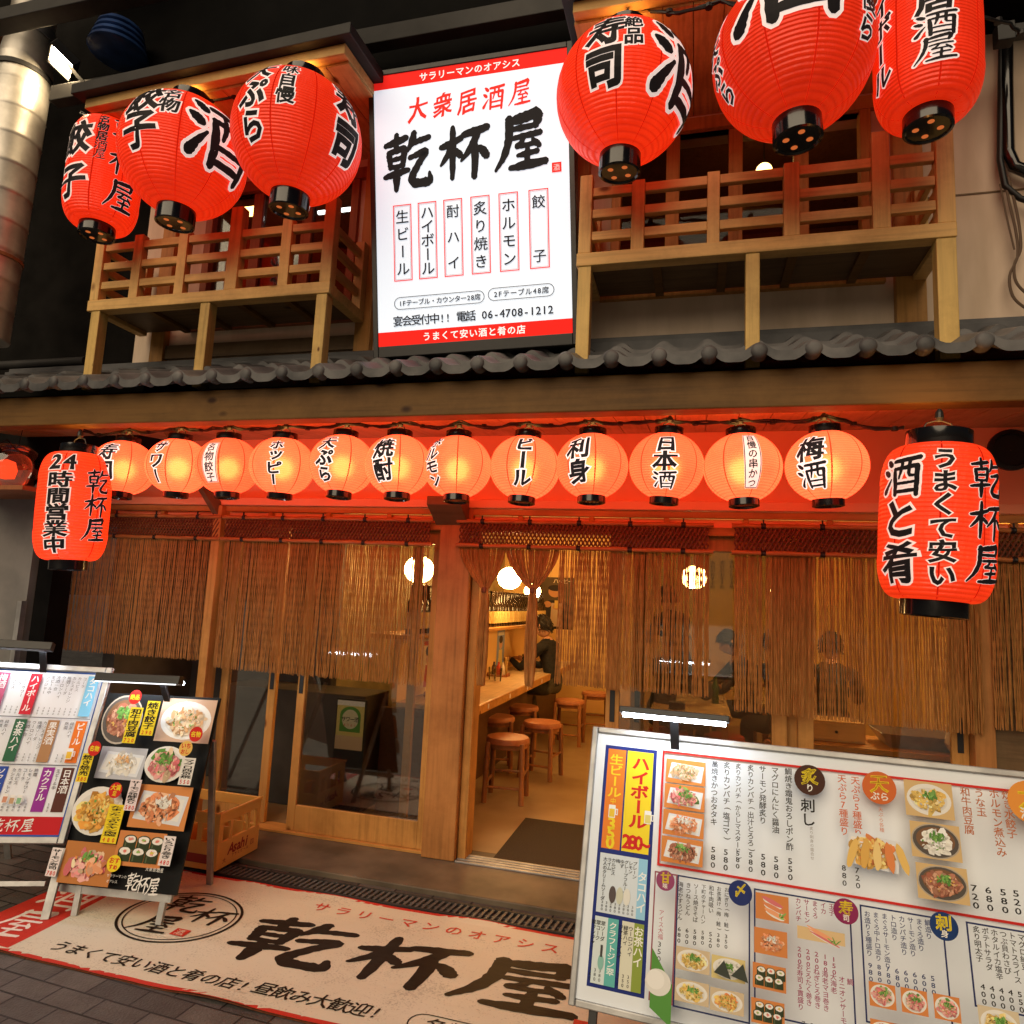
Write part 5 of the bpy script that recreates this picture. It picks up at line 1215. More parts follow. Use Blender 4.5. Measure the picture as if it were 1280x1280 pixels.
# bottles
bt0 = thing('sake_bottle', 'dark sake bottle with a yellow label in the row over the counter', 'bottle', (-1.90, CY0-.1, 1.2355), 'dark bottles in a row on the shelf over the counter')
m = MB(); m.lathe([(.001, 0), (.042, 0), (.044, .006), (.044, .19), (.036, .225), (.017, .255), (.015, .325), (.018, .327), (.018, .345), (.001, .346)], n=14, caps=False); m.build('glass_body', m_plain('dark bottle glass', (.018, .010, .006), .12), bt0, smooth=True, local=True)
m = MB(); m.lathe([(.0446, .035), (.0446, .15)], n=14, caps=False); m.build('paper_label', m_noise('yellowed bottle label', (.60, .42, .14), (.72, .55, .22), 40, .6, bmp=0), bt0, local=True)
y = CY0-.1
while y < 8.8:
    y += .096
    c2 = copy_tree(bt0); c2.location = (-1.90+random.uniform(-.006, .006), y, 1.2355)

def poster(name, label, x, z, w, h, art, plane=None, cat='poster'):
    pl = plane; P = Print(.001); P.STEP = .0003; art(P, w, h)
    o = MB(); o.v = [tuple(pl.w(x+u, z+v, hh)) for u, v, hh in P.v]; o.f, o.m, o.c = P.f, P.m, P.c
    return tag(o.build(name, M['ink'], None, colours=True), label, cat)
backp = Pl((0, RB, 0), (1, 0, 0), (0, 0, 1)); sidep2 = Pl((-2.020, 0, 0), (0, -1, 0), (0, 0, 1))
sidep2 = Pl((-2.019, 0, 0), (0, 1, 0), (0, 0, 1))
def art_man(P, w, h):
    P.rect(0, 0, w, h, (.10, .07, .035)); P.poly([(w*.2, 0), (w*.9, 0), (w*.95, h*.4), (w*.75, h*.55), (w*.35, h*.55), (w*.15, h*.3)], (.035, .03, .028)); P.poly([(w*.4, h*.05), (w*.7, h*.05), (w*.68, h*.5), (w*.42, h*.5)], (.55, .42, .28))
    P.disc(w*.5, h*.72, w*.17, h*.11, (.55, .28, .12)); P.disc(w*.5, h*.79, w*.18, h*.06, (.03, .02, .015)); P.disc(w*.32, h*.47, w*.1, h*.06, (.55, .28, .12)); P.disc(w*.55, h*.42, w*.1, h*.05, (.55, .28, .12)); P.rect(w*.5, h*.40, w*.62, h*.55, (.7, .5, .12)); P.htext('ハッピー', w*.45, w*.95, h*.93, w*.14, (.75, .65, .45), off=.02)
pa_, pb_ = backp.px(672, 785), backp.px(704, 722); poster('wall_poster', 'dark poster of a man raising a glass on the back wall', pa_[0]-.05, pa_[1], .56, pb_[1]-pa_[1], art_man, backp)
def art_note(P, w, h): P.rect(0, 0, w, h, (.72, .52, .18)); P.vtext('本日のおすすめ', w/2, h*.95, h*.05, (.05, .03, .02), w*.6, off=.02)
for i, (x, t) in enumerate([(888, 'the one beside the doorway curtain'), (900, 'the middle one of three'), (912, 'the one beside the glowing curtain')]):
    a1 = backp.px(x-3, 738); o = poster('menu_slip', 'yellow handwritten paper slip on the back wall, %s' % t, a1[0], a1[1], .115, .42, art_note, backp, 'paper slip'); o['group'] = 'yellow paper slips on the back wall'
def art_girl(bgc, fg, acc):
    def f(P, w, h): P.rect(0, 0, w, h, bgc); P.disc(w*.5, h*.62, w*.22, h*.16, (.65, .38, .2)); P.poly([(w*.2, 0), (w*.8, 0), (w*.7, h*.45), (w*.3, h*.45)], fg); P.disc(w*.5, h*.74, w*.24, h*.11, (.03, .02, .02)); P.rect(w*.1, h*.86, w*.9, h*.95, acc)
    return f
for y, w, cols, lb_ in [(5.05, .26, ((.75, .60, .38), (.5, .08, .05), (.6, .1, .05)), 'cream poster of a woman in red behind the counter'), (5.75, .24, ((.70, .52, .28), (.45, .2, .1), (.55, .05, .04)), 'tan poster with a red band behind the counter'), (6.5, .22, ((.05, .04, .035), (.25, .2, .1), (.6, .5, .2)), 'narrow black poster behind the counter'), (7.15, .3, ((.25, .35, .55), (.75, .6, .2), (.7, .7, .6)), 'blue and yellow poster behind the counter')]:
    poster('drink_poster', lb_, y, .80, w, .37, art_girl(*cols), sidep2)

# small things on the counter: sauce bottles, tumblers, chopstick boxes
def table_set(x, y, z, k, where):
    t = thing('condiment_tray', 'condiment tray with sauce bottles %s' % where, 'condiment tray', (x, y, z+.001), 'condiment trays on the counter')
    m = MB(); m.box((-.10, -.07, 0), (.10, .07, .012)); m.box((-.10, -.07, .0125), (-.092, .07, .035)); m.box((.092, -.07, .0125), (.10, .07, .035)); m.build('tray', M['redwood'], t, local=True, bevel=.002)
    for i, (cx, cy_, c) in enumerate([(-.055, .02, (.05, .02, .01)), (-.01, .025, (.55, .06, .03)), (.035, .02, (.62, .55, .42))]):
        m = MB(); m.lathe([(.001, .013), (.022, .013), (.023, .09), (.012, .11), (.010, .135), (.001, .136)], (cx, cy_, 0), 12, caps=False); m.build('sauce_bottle', m_plain('sauce %d%d' % (k, i), c, .25), t, smooth=True, local=True)
    m = MB()
    for i in range(9): m.tube([(.068+.004*math.cos(i), .03+.012*math.sin(i*2.1), .013), (.068+.016*math.cos(i), .03+.02*math.sin(i*2.1), .19)], .0035, 5)
    m.build('chopsticks', M['pine_z'], t, local=True)
for k, y in enumerate((5.05, 5.85, 6.7, 7.9)): table_set(-1.86, y, .75, k, ['at the doorway end of the bar counter', 'second along the bar counter', 'below the black poster', 'beyond the guest in black'][k])
tm_ = m_glass('tumbler glass', (.95, .97, .95), .05, .8)
for k, (y, x) in enumerate([(5.45, -1.78), (6.25, -1.74), (6.33, -1.82), (7.3, -1.66)]):
    m = MB(); m.lathe([(.030, .0), (.037, .12), (.034, .12), (.028, .008)], (x, y, .752), 16, caps=False); tag(m.build('glass_tumbler', tm_, None, smooth=True), 'clear tumbler standing on the bar counter', 'tumbler', 'tumblers on the bar counter')

# stools
def stool(x, y, label, vin='vinyl', rot=0):
    t = thing('wooden_stool', label, 'stool', (x, y, .0285), 'round wooden stools in the shop'); t.rotation_euler = (0, 0, rot)
    m = MB(); m.lathe([(.001, .405), (.155, .405), (.165, .415), (.165, .435), (.155, .452), (.10, .458), (.001, .459)], n=32, caps=False); m.build('seat', M[vin], t, smooth=True, local=True)
    m = MB(); m.lathe([(.001, .378), (.148, .378), (.148, .4045), (.001, .4045)], n=28, caps=False); m.build('seat_frame', M['stoolwood'], t, smooth=True, local=True)
    d = .125
    for sx in (-1, 1):
        for sy in (-1, 1):
            m = MB(); m.tube([(sx*d*1.10, sy*d*1.10, 0), (sx*d*1.02, sy*d*1.02, .41), (sx*d*1.02, sy*d*1.02, .425)], [.020, .019, .014], 10); m.build('leg', M['stoolwood'], t, smooth=True, local=True)
    for z, ax in ((.11, 0), (.11, 1), (.17, 0), (.17, 1)):
        for s_ in (-1, 1):
            if (z > .15) == (s_ > 0): 
                m = MB(); q = d*1.07; a, b = ((-q, s_*q, z), (q, s_*q, z)) if ax == 0 else ((s_*q, -q, z+.02), (s_*q, q, z+.02)); m.tube([a, b], .010, 8); m.build('stretcher', M['stoolwood'], t, smooth=True, local=True)
    return t
st = stool(-1.345, 5.20, 'largest looking tan stool at the counter just inside the doorway', rot=.1); stool(-1.25, 5.98, 'second tan stool along the counter from the doorway', rot=-.15)
stool(-1.68, 6.05, 'stool pushed under the counter beside the second tan stool', rot=.3); stool(-1.62, 6.75, 'stool tucked under the counter in front of the seated guest', rot=.2)
stool(-1.27, 7.45, 'stool carrying the guest in black at the counter'); stool(-1.10, 8.25, 'far stool behind the guest in black', rot=.2)
stool(-.20, 6.15, 'red topped stool below the pale table, on its counter side', 'vinyl_red', .2); stool(.25, 6.13, 'red topped stool below the pale table, on its window side', 'vinyl_red', .4)

# tables
def table(x0, x1, y0, y1, z, label):
    t = thing('dining_table', label, 'table', ((x0+x1)/2, (y0+y1)/2, .0285), 'wooden dining tables')
    m = MB(); m.box((x0, y0, z-.03), (x1, y1, z)); m.build('tabletop', M['counter_top'], t, bevel=.004)
    for x in (x0+.05, x1-.05):
        for y in (y0+.05, y1-.05): m = MB(); m.box((x-.022, y-.022, .029), (x+.022, y+.022, z-.031)); m.build('leg', M['door_z'], t)
table(-.32, .28, 5.45, 6.75, .72, 'pale wooden table seen under the curtain behind the lamp bar')
table(.55, 1.25, 6.4, 7.6, .72, 'wooden table deep in the room behind the glowing curtain')
m = MB(); m.box((-.18, 5.62, .721), (-.06, 5.72, .775)); tag(m.build('napkin_box', M['blackmetal'], None, bevel=.004), 'small dark napkin box on the pale table', 'napkin box')
m = MB(); m.lathe([(.001, 0), (.028, 0), (.030, .01), (.030, .14), (.013, .18), (.012, .22), (.001, .222)], (.18, 6.2, .721), 14, caps=False); tag(m.build('green_bottle', m_plain('green bottle glass', (.02, .12, .03), .15), None, smooth=True), 'green bottle standing on the pale table', 'bottle')

# low cupboard counter by the right window, with a drawer box and a steel griddle tray
cb = tag(MB().box((.50, 4.28, .755), (1.75, 4.75, .785)).build('window_counter', M['door_x'], None, bevel=.004), 'orange brown counter carrying the drawer box and steel tray', 'counter')
m = MB(); m.box((.53, 4.31, .029), (1.72, 4.73, .754)); m.build('counter_body', M['counter_front'], cb)
db = thing('drawer_box', 'pale wooden drawer box standing beside the steel tray', 'box', (.78, 4.5, .786)); dx0, dx1 = atY(1008, 905, 4.4).x, atY(1082, 905, 4.4).x
m = MB(); m.box((dx0, 4.40, .786), (dx1, 4.62, .90)); m.build('box_body', M['cedar_x'], db, bevel=.004)
m = MB(); m.box((dx0+.015, 4.390, .80), (dx1-.015, 4.3995, .888)); dr = m.build('drawer', M['cedar_x'], db, bevel=.002); m = MB(); m.lathe([(.001, 0), (.008, 0), (.008, .012), (.001, .013)], ((dx0+dx1)/2, 4.389, .845), 10, mat=Matrix.Rotation(R(90), 3, 'X'), caps=False); m.build('knob', M['blackmetal'], dr)
gx0, gx1 = atY(1100, 910, 4.4).x, atY(1215, 910, 4.4).x
m = MB(); m.add([(gx0, 4.36, .865), (gx1, 4.36, .865), (gx1, 4.66, .865), (gx0, 4.66, .865), (gx0+.05, 4.40, .787), (gx1-.05, 4.40, .787), (gx1-.05, 4.62, .787), (gx0+.05, 4.62, .787)], [(0,1,5,4),(1,2,6,5),(2,3,7,6),(3,0,4,7),(4,5,6,7)])
o = tag(m.build('steel_tray', M['alu'], None), 'shallow steel griddle tray under the glowing bead curtain', 'tray')
sm = o.modifiers.new('thick', 'SOLIDIFY'); sm.thickness = .006
m = MB(); vs = []
for i in range(13): a = 6.283*i/12
m.lathe([(.001, .86), (.05, .80), (.075, .84), (.06, .90), (.072, .93), (.03, .96), (.001, .97)], (gx1-.08, 4.345, .0), 9, caps=False); tag(m.build('cloth_bundle', M['plaster'], None, smooth=True), 'crumpled pale cloth hanging over the end of the steel tray', 'cloth')

# globe lamps
def globe(p, r, label):
    t = thing('globe_lamp', label, 'lamp', p, 'round white globe lamps inside')
    m = MB(); n = 16; m.lathe([(r*math.sin(math.pi*k/n), -r*.92*math.cos(math.pi*k/n)) for k in range(n+1)], n=24, caps=False); m.build('shade', M['bulb'], t, smooth=True, local=True)
    m = MB(); m.lathe([(.04, -r*.98), (.045, -r*.88)], n=16); m.lathe([(.04, r*.88), (.045, r*.98)], n=16); m.build('collar', M['lacquer'], t, local=True)
    m = MB(); m.tube([(0, 0, r*.98), (0, 0, RC-p[2]-.001)], .004, 6); m.build('cord', M['rubber'], t, local=True)
def v3(v): return (v.x, v.y, v.z)
globe(v3(atY(637, 723, 6.5)), .115, 'white globe lamp hanging between the two tied curtain bunches')
globe(v3(atY(524, 712, 5.0)), .115, 'white globe lamp over the counter seen beside the pillar')
globe((-1.90, 8.2, 1.62), .10, 'white globe lamp over the far end of the counter')  # added lamp, tucked behind a tied bunch to keep the far end lit
globe(v3(atY(868, 722, 6.2)), .11, 'white globe lamp shining through the doorway curtain')
globe(v3(atY(974, 738, 7.0)), .08, 'small globe lamp behind the post of the glowing curtain')  # added lamp, placed behind the door stile for its light
globe(v3(atY(1168, 705, 5.6)), .12, 'globe lamp hidden behind the tall 酒と肴 lantern')  # added lamp, kept out of view to brighten the room
globe((1.5, 5.6, 1.8), .12, 'globe lamp over the orange window counter')

# framed drink poster behind the left door glass
def art_drink(P, w, h): P.rect(0, 0, w, h, (.74, .60, .20)); P.rect(w*.12, h*.36, w*.88, h*.70, (.12, .32, .06)); P.disc(w*.5, h*.70, w*.38, h*.18, (.12, .32, .06)); P.disc(w*.5, h*.62, w*.30, h*.20, (.76, .68, .45)); P.htext('サワー酒', w*.18, w*.82, h*.62, w*.17, INKB, off=.02); P.htext('あります', w*.25, w*.75, h*.50, w*.10, (.6, .1, .05)); P.rect(0, 0, w, h*.28, (.70, .48, .28)); P.rect(0, h*.90, w, h, (.85, .84, .8))
dp = Pl((0, 4.10, 0), (1, 0, 0), (0, 0, 1)); fa, fb = dp.px(418, 937), dp.px(450, 877)
poster('framed_poster', 'green and yellow drink poster standing behind the door glass', fa[0], fb[1]-.30, .19, .30, art_drink, dp)
m = MB(); m.box((fa[0]-.01, 4.102, .03), (fa[0]+.20, 4.125, fb[1]+.01)); tag(m.build('poster_stand', M['greybeam'], None, bevel=.003), 'grey stand that holds the drink poster behind the door glass', 'stand')

# ================================================================== PEOPLE
def smooth_skin(name, nodes, edges, parent, mats, mat_of, sub=2):
    """one continuous body grown along joints: nodes {key: (pos, radius)}"""
    keys = list(nodes); me = bpy.data.meshes.new(name)
    me.from_pydata([nodes[k][0] for k in keys], [(keys.index(a), keys.index(b)) for a, b in edges], [])
    o = bpy.data.objects.new(name, me); COL.objects.link(o)
    sk = o.modifiers.new('skin', 'SKIN'); sk.use_smooth_shade = True; sk.branch_smoothing = .5
    o.modifiers.new('sub', 'SUBSURF').levels = sub
    for i, k in enumerate(keys):
        r = nodes[k][1]; me.skin_vertices[0].data[i].radius = r if isinstance(r, tuple) else (r, r)
    me.skin_vertices[0].data[0].use_root = True
    dg = bpy.context.evaluated_depsgraph_get(); dg.update()
    nm = bpy.data.meshes.new_from_object(o.evaluated_get(dg)); bpy.data.objects.remove(o)
    segs = [(Vector(nodes[a][0]), Vector(nodes[b][0]), mat_of(a, b)) for a, b in edges]
    for m_ in mats: nm.materials.append(m_)
    for f in nm.polygons:
        c = f.center; best = (9, 0)
        for a, b, mi in segs:
            ab = b-a; t = max(0, min(1, (c-a).dot(ab)/max(ab.length_squared, 1e-9))); d = (c-(a+ab*t)).length
            if d < best[0]: best = (d, mi)
        f.material_index = best[1]; f.use_smooth = True
    b_ = bpy.data.objects.new(name, nm); COL.objects.link(b_); b_.parent = parent; return b_
SKIN = m_noise('skin', (.42, .22, .13), (.48, .26, .16), 30, .5, bmp=0); HAIR = m_noise('black hair', (.008, .006, .005), (.022, .017, .014), 60, .45, (4, 4, 1), .004)
def person(label, loc, rz, lean, top, pants, shoe, seat=.475, arm=(.33, .30), head_pitch=.25, group=None, stand=False):
    t = thing('person', label, 'person', loc, group); t.rotation_euler = (0, 0, rz)
    # faces +Y in its own frame; lean = forward lean of the trunk
    H0 = .95 if stand else seat+.09
    def tr(y, z): return (y*math.cos(lean)+z*math.sin(lean), H0 + z*math.cos(lean)-y*math.sin(lean))
    nd = {}; E_ = []
    def P3(k, x, y, z, r): nd[k] = ((x, y, z), r)
    P3('pelvis', 0, 0, H0, (.150, .115)); y, z = tr(.01, .18); P3('waist', 0, y, z, (.130, .10)); y, z = tr(.02, .36); P3('chest', 0, y, z, (.155, .115)); y, z = tr(.0, .47); P3('collar', 0, y, z, (.10, .075))
    y, z = tr(.02, .545); P3('neck', 0, y, z, .052); hy, hz = y, z
    E_ += [('pelvis', 'waist'), ('waist', 'chest'), ('chest', 'collar'), ('collar', 'neck')]
    for s_, n_ in ((-1, 'l'), (1, 'r')):
        y, z = tr(0, .44); P3('sh'+n_, s_*.175, y, z, .060); P3('el'+n_, s_*.215, y+.10+.12*(not stand), z-.24, .046)
        P3('wr'+n_, s_*.12, y+arm[0]+.06, z-.24+arm[1]*.25, .031); P3('hd'+n_, s_*.10, y+arm[0]+.13, z-.24+arm[1]*.27, (.036, .022))
        E_ += [('collar', 'sh'+n_), ('sh'+n_, 'el'+n_), ('el'+n_, 'wr'+n_), ('wr'+n_, 'hd'+n_)]
        if stand: P3('hp'+n_, s_*.085, 0, H0-.05, .088); P3('kn'+n_, s_*.10, .02, .50, .062); P3('an'+n_, s_*.105, -.01, .10, .045); P3('to'+n_, s_*.11, .14, .035, .034)
        else: P3('hp'+n_, s_*.09, .05, H0-.01, .090); P3('kn'+n_, s_*.13, .43, H0-.03, .066); P3('an'+n_, s_*.13, .36-.06*s_, .10, .046); P3('to'+n_, s_*.14, .50-.06*s_, .036, .035)
        E_ += [('pelvis', 'hp'+n_), ('hp'+n_, 'kn'+n_), ('kn'+n_, 'an'+n_), ('an'+n_, 'to'+n_)]
    mo = lambda a, b: 1 if (b.startswith(('hp', 'kn', 'an'))) else 2 if b.startswith('to') else 3 if (b.startswith('hd') or b == 'neck') else 0
    body = smooth_skin('body', nd, E_, t, [top, pants, shoe, SKIN], mo)
    # fingers: five tapered chains rooted in each palm
    fm_ = MB()
    for s_, n_ in ((-1, 'l'), (1, 'r')):
        h = Vector(nd['hd'+n_][0])
        for k in range(4): x = h.x+(k-1.5)*.018; l = (.062, .072, .068, .052)[k]; fm_.tube([(x, h.y-.02, h.z), (x, h.y+.03, h.z+.004), (x-s_*.004, h.y+.03+l*.5, h.z-.006), (x-s_*.006, h.y+.03+l*.8, h.z-.028)], [.010, .0095, .0085, .006], 7)
        fm_.tube([(h.x-s_*.02, h.y-.02, h.z), (h.x-s_*.045, h.y+.015, h.z-.006), (h.x-s_*.048, h.y+.048, h.z-.016)], [.012, .011, .008], 7)
    fm_.build('fingers', SKIN, body, smooth=True, local=True)
    # head: an egg with brow, nose, chin, ears and eyes
    hm = MB(); n, k_ = 20, 28; vs, fs = [], []; ca, sa = math.cos(-head_pitch), math.sin(-head_pitch)
    c0 = Vector((0, hy+.035, hz+.115))
    def HP(x, y, z): return (x + c0.x, c0.y + y*ca - z*sa, c0.z + y*sa + z*ca)
    for i in range(n+1):
        ph = math.pi*i/n
        for j in range(k_):
            a = 2*math.pi*j/k_; x, y, z = .076*math.sin(ph)*math.cos(a), .096*math.sin(ph)*math.sin(a), .118*math.cos(ph)
            if z < 0: x *= 1+.9*z; y *= 1+.35*z
            if y > 0: f = math.exp(-(x/.013)**2-((z+.012)/.026)**2); y += .024*f; y += .006*math.exp(-(x/.03)**2-((z+.058)/.012)**2); y -= .010*math.exp(-((abs(x)-.030)/.014)**2-((z-.012)/.012)**2)
            vs.append(HP(x, y, z))
    for i in range(n):
        for j in range(k_): fs.append((i*k_+j, i*k_+(j+1) % k_, (i+1)*k_+(j+1) % k_, (i+1)*k_+j))
    hm.add(vs, fs)
    for s_ in (-1, 1): hm.tube([HP(s_*.072, -.005, -.03), HP(s_*.082, -.008, .0), HP(s_*.080, -.014, .025)], [.008, .014, .009], 7)
    ho = hm.build('head', SKIN, body, smooth=True, local=True)
    em = MB()
    for s_ in (-1, 1): em.tube([HP(s_*.022, .082, .012), HP(s_*.030, .083, .0135), HP(s_*.038, .079, .012)], [.003, .0065, .003], 6)
    em.tube([HP(-.02, .083, -.058), HP(0, .090, -.060), HP(.02, .083, -.058)], [.002, .004, .002], 6)
    em.build('eyes', HAIR, ho, smooth=True, local=True)
    hr = MB(); vs, fs = [], []
    for i in range(n+1):
        ph = math.pi*.72*i/n
        for j in range(k_):
            a = 2*math.pi*j/k_; back = .5-.5*math.sin(a); lim = .33+.20*min(1, 2*back)+.14*back; q = min(1, lim/.72) ; p2 = ph*q
            nz_ = mnoise.noise(Vector((math.cos(a)*3, math.sin(a)*3, i*.35)))*.016
            vs.append(HP((.086+nz_)*math.sin(p2)*math.cos(a), (.104+nz_)*math.sin(p2)*math.sin(a)-.006, (.128+nz_)*math.cos(p2)+.004))
    for i in range(n):
        for j in range(k_): fs.append((i*k_+j, i*k_+(j+1) % k_, (i+1)*k_+(j+1) % k_, (i+1)*k_+j))
    hr.add(vs, fs); rh = random.Random(int(abs(loc[0])*100))
    for _ in range(420):
        i, j = rh.randrange(2, n+1), rh.randrange(k_); p = Vector(vs[i*k_+j]); c_ = Vector(HP(0, 0, 0)); o_ = (p-c_).normalized(); d_ = (Vector((0, 0, -1)) + o_*.45 + Vector((rh.gauss(0, .35), rh.gauss(0, .35), 0))).normalized()
        if i > n*.7 or rh.random() < .5: hr.tube([p-o_*.006, p+d_*.016+o_*.004, p+d_*.034], [.006, .0045, .001], 3, False)
    hr.build('hair', HAIR, body, smooth=True, local=True)
    return t
BLK = m_noise('black jacket cloth', (.010, .010, .011), (.022, .021, .021), 40, .8); OLV = m_noise('olive trousers', (.06, .055, .032), (.09, .08, .05), 30, .85)
GRYC = m_noise('dark grey cloth', (.03, .03, .032), (.05, .05, .052), 40, .8); SHO = m_plain('white trainers', (.55, .52, .46), .6); BRW = m_noise('brown cloth', (.05, .03, .02), (.08, .05, .03), 40, .8)
person('person in a black jacket and olive trousers seated at the bar counter', (-1.41, 7.42, .03), R(72), .27, BLK, OLV, SHO)
person('person in dark clothes bent over a table between two curtains', (.62, 7.1, .03), R(100), .45, BLK, GRYC, BLK, head_pitch=.5)
stool(.62, 7.1, 'stool under the person bent over the table between two curtains')
person('person in black standing behind the doorway curtain', (-.12, 7.3, .03), R(40), .35, BLK, GRYC, BLK, stand=True)
person('person in grey seated behind the doorway curtain', (-.28, 5.95, .03), R(-40), .30, GRYC, GRYC, BLK)
person('guest in a black top seated behind the glowing curtain', (.72, 6.1, .03), R(20), .25, BLK, GRYC, BLK)
person('guest in a grey top seated behind the glowing curtain', (1.10, 6.3, .03), R(-10), .25, GRYC, BLK, BLK)
for x, y, l in ((.72, 6.1, 'stool under the guest in black behind the glowing curtain'), (1.10, 6.3, 'stool under the guest in grey behind the glowing curtain'), (-.28, 5.95, 'stool under the grey guest behind the doorway curtain')):
    if x > 0: stool(x, y, l)

# upstairs: lamps seen through the balcony windows
for p, l in ((atY(312, 262, 3.86), 'warm globe lamp upstairs behind the 味自慢 lantern'), (atY(955, 214, 3.86), 'warm globe lamp upstairs behind the biggest 酒 lantern')):
    t = thing('pendant_lamp', l, 'lamp', p); m = MB(); r = .045; m.lathe([(r*math.sin(math.pi*k/12), -r*math.cos(math.pi*k/12)) for k in range(13)], n=20, caps=False); m.build('shade', m_emit('amber globe', (1, .55, .16), 16), t, smooth=True, local=True); m = MB(); m.tube([(0, 0, r), (0, 0, 4.359-p.z)], .004, 6); m.build('cord', M['rubber'], t, local=True)
t_ = MB(); a, b = atY(398, 266, 3.9), atY(450, 260, 3.9); t_.tube([a, b], .014, 8); tag(t_.build('tube_lamp', m_emit('white tube', (.95, .97, 1), 6)), 'white fluorescent tube behind the balcony railing beside the sign', 'lamp')

# ================================================================== LEFT SIDE: NEIGHBOUR, DUCT, FLOODLIGHT
nb = thing('neighbour_building', 'dark sooty building behind the metal duct and floodlight', 'building', (-5.5, 3.6, 0))
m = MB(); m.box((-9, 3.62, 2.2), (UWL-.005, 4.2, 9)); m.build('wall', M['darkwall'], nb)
m = MB(); m.box((-9, 3.50, .0), (-4.12, 3.60, 2.2)); m.build('lower_wall', m_noise('grey painted wall', (.16, .155, .15), (.22, .21, .20), 5, .7), nb)
m = MB(); e0, e1 = atY(10, 60, 2.6), atY(235, -4, 2.6); m.add([(-9, 2.2, 5.62), (-3.05, 2.2, 5.62), (-3.05, 3.0, 5.62), (-9, 3.0, 5.62), (-9, 2.2, 5.72), (-3.05, 2.2, 5.72), (-3.05, 3.0, 5.72), (-9, 3.0, 5.72)], [(3,2,1,0),(4,5,6,7),(0,1,5,4),(1,2,6,5),(2,3,7,6),(3,0,4,7)]); m.build('eave', M['cedar_y'], nb)
m = MB(); q = atY(6, 60, 3.5); m.box((q.x-.35, 3.45, 4.3), (q.x+.0, 3.60, 5.6)); m.build('timber_post', M['redwood'], nb)
m = MB(); q = atY(40, 455, 3.5); m.tube([(q.x-2, 3.5, q.z), (q.x+.45, 3.5, q.z)], .03, 10); m.build('wall_pipe', M['greybeam'], nb, smooth=True)
m = MB(); q = atY(22, 760, 3.45); m.box((q.x-.02, 3.46, .8), (q.x+.015, 3.497, 1.35)); m.build('door_pull', M['alu'], nb)
m = MB(); q = atY(45, 720, 3.45); m.box((q.x+.02, 3.44, .0), (q.x+.14, 3.58, 2.15)); m.build('dark_reveal', M['black'], nb)
# duct
DY = 3.0; d0, d1 = atY(28, 105, DY), atY(-20, 386, DY)
du = thing('metal_duct', 'shiny spiral metal exhaust duct running down the dark wall', 'duct', (d0.x, DY, 2.9))
m = MB(); L = []; rr = []; z = 2.9; ax = lambda z: (d1.x+(d0.x-d1.x)*(z-d1.z)/(d0.z-d1.z), DY, z)
while z < 4.62: L += [ax(z), ax(z+.010), ax(z+.020), ax(z+.17)]; rr += [.150, .1535, .150, .150]; z += .18
m.tube(L, rr, 28); m.build('spiral_pipe', M['zinc'], du, smooth=True)
m = MB(); m.tube([ax(4.63), ax(4.80), ax(4.81), ax(4.90)], [.150, .132, .128, .128], 28); m.tube([ax(4.901), ax(5.50)], [.122, .122], 28); m.build('upper_pipe', M['zinc'], du, smooth=True)
m = MB(); m.tube([ax(4.88), ax(4.95)], [.134, .134], 28); m.build('joint_band', M['alu'], du, smooth=True)
m = MB(); m.tube([ax(4.60), ax(4.63)], [.160, .160], 24); m.bar((ax(4.61)[0]-.25, DY, 4.61), (ax(4.61)[0]-.15, DY, 4.61), .03, .02); m.build('pipe_clamp', M['greybeam'], du, smooth=True)
m = MB(); m.tube([ax(3.40), ax(3.42)], [.158, .158], 24); m.build('pipe_clamp', M['redwood'], du)
# floodlight
fp_ = atY(77, 78, 2.95)
fl = thing('floodlight', 'lit square floodlight on a bracket beside the metal duct', 'floodlight', fp_)
aim = Vector((-.30, -.42, -.86)).normalized(); rot = aim.to_track_quat('-Z', 'Y').to_matrix()
def rm(mb_): mb_.v = [tuple(rot @ Vector(v)) for v in mb_.v]; return mb_
m = MB(); m.box((-.085, -.065, .004), (.085, .065, .05)); m.box((-.095, -.075, -.012), (-.086, .075, .045)); m.box((.086, -.075, -.012), (.095, .075, .045)); m.box((-.0855, -.075, -.012), (.0855, -.066, .045)); m.box((-.0855, .066, -.012), (.0855, .075, .045)); rm(m).build('housing', M['blackmetal'], fl, local=True, bevel=.002)
m = MB(); m.add([(-.082, -.062, 0), (-.082, .062, 0), (.082, .062, 0), (.082, -.062, 0)], [(0, 1, 2, 3)]); rm(m).build('lamp_face', M['flood'], fl, local=True)
bp_ = atY(112, 112, 2.95) - fp_; m = MB(); m.bar((0, 0, .03), bp_, .02, .02); m.bar(bp_-Vector((.06, 0, 0)), bp_+Vector((.06, 0, .01)), .03, .03); m.bar(bp_, atY(140, 150, 3.1)-fp_, .014, .014); m.build('bracket', M['greybeam'], fl, local=True)
# ribbed blue hood above the girder
bh = atY(150, 50, 3.0); m = MB(); n = 14
for k in range(4):
    r = .16+.012*(k % 2)
    m.lathe([(.15-.012*k, k*.045), (.165-.012*k, k*.045+.012), (.158-.012*k, k*.045+.034), (.14-.012*k, k*.045+.044)], bh-Vector((0, 0, .10)), 28)
tag(m.build('blue_hood', M['blue'], None, smooth=True), 'dark blue ribbed plastic hood in the shadow above the floodlight', 'hood')
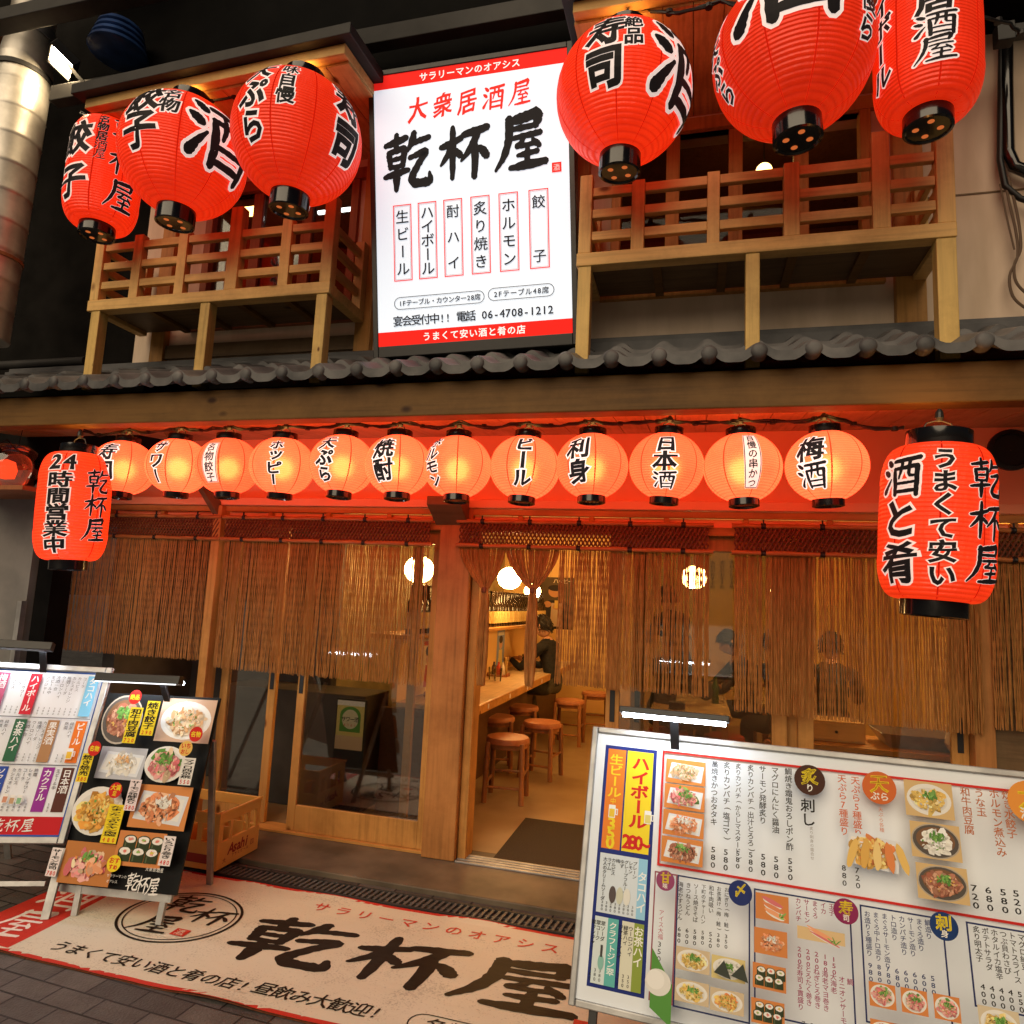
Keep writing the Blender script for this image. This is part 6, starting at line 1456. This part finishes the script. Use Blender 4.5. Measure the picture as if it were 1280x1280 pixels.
# clear glass lamp at the left edge, on its shelf
gl = atY(16, 583, 3.2); t = thing('glass_jar_lamp', 'clear glass jar with a red light beside the 24時間営業中 lantern', 'lamp', (gl.x, gl.y, gl.z-.13))
m = MB(); m.lathe([(.06, .003), (.12, .02), (.15, .08), (.155, .15), (.13, .22), (.08, .255), (.03, .262)], n=28, caps=False); m.build('glass_jar', m_glass('clear jar glass', (.92, .90, .88), .04, 1.2), t, smooth=True, local=True)
m = MB(); m.lathe([(.001, .05), (.05, .06), (.06, .11), (.045, .16), (.001, .175)], (-.05, 0, 0), 18, caps=False); m.build('red_bulb', m_emit('red glow', (1, .06, .015), 1.6, False), t, smooth=True, local=True)
m = MB(); m.box((-.5, -.10, -.028), (.22, .30, -.002)); m.build('shelf', M['redwood'], t, local=True)
m = MB(); m.tube([(-.2, .0, .25), (-.1, .02, .30), (.0, .0, .24), (.10, -.02, .20)], .006, 6); m.tube([(0.02, 0, .26), (.03, .02, .46)], .002, 5); m.build('wire', M['rubber'], t, local=True)

# ================================================================== RIGHT SIDE: DRAIN PIPE, CABLES, VENT
rw = lambda x, y, Y=YW-.06: atY(x, y, Y)
m = MB(); m.tube([rw(1258, -30), rw(1258, 100), rw(1260, 190), rw(1268, 208), rw(1285, 215), rw(1310, 214)], .028, 12); tag(m.build('drain_pipe', M['lacquer'], None, smooth=True), 'thick black pipe with a bend on the cream upper wall', 'pipe')
m = MB(); m.tube([rw(1252, -30), rw(1252, 60), rw(1250, 200), rw(1256, 232), rw(1275, 248), rw(1300, 256)], .014, 10); tag(m.build('black_hose', M['rubber'], None, smooth=True), 'thinner black hose curving beside the thick pipe', 'hose')
cm_ = m_plain('brown cable', (.12, .075, .045), .6)
def loopc(pts, label, r=.006): m = MB(); q = catmull([tuple(p) for p in pts], 6); m.tube([Vector(p) for p in q], r, 6); return tag(m.build('hanging_cable', cm_, None, smooth=True), label, 'cable', 'brown cables on the cream wall')
loopc([rw(1254, 215), rw(1262, 255), rw(1270, 290), rw(1272, 320), rw(1262, 345), rw(1266, 370), rw(1282, 385), rw(1300, 392)], 'brown cable hanging from the hose with the wide lower loop')
loopc([rw(1260, 220), rw(1272, 270), rw(1276, 310), rw(1268, 330), rw(1270, 352), rw(1285, 368), rw(1300, 372)], 'brown cable hanging from the hose with the narrow lower loop')
loopc([rw(1250, 230), rw(1258, 270), rw(1268, 312)], 'short brown cable tied to the two looped ones', .004)
va = atY(1265, 562, D+.0); m = MB(); m.lathe([(.105, 0), (.105, .018), (.085, .02), (.08, .004), (.001, .004)], (va.x, D+.019, va.z), 28, caps=False, mat=Matrix.Rotation(R(90), 3, 'X')); tag(m.build('round_vent', M['blackmetal'], None, smooth=True), 'round black vent hole in the red lit board', 'vent')
m = MB(); q = atY(1258, 45, 3.2); m.box((q.x-.04, 3.18, q.z-.03), (q.x+.03, 3.24, q.z+.06)); m.box((q.x+.0305, 3.19, q.z-.01), (q.x+.09, 3.23, q.z+.05)); tag(m.build('junction_box', M['rubber'], None, bevel=.004), 'black junction box on the cable beside the drain pipe', 'box')
# metal grip stand and jar behind the boards at lower left
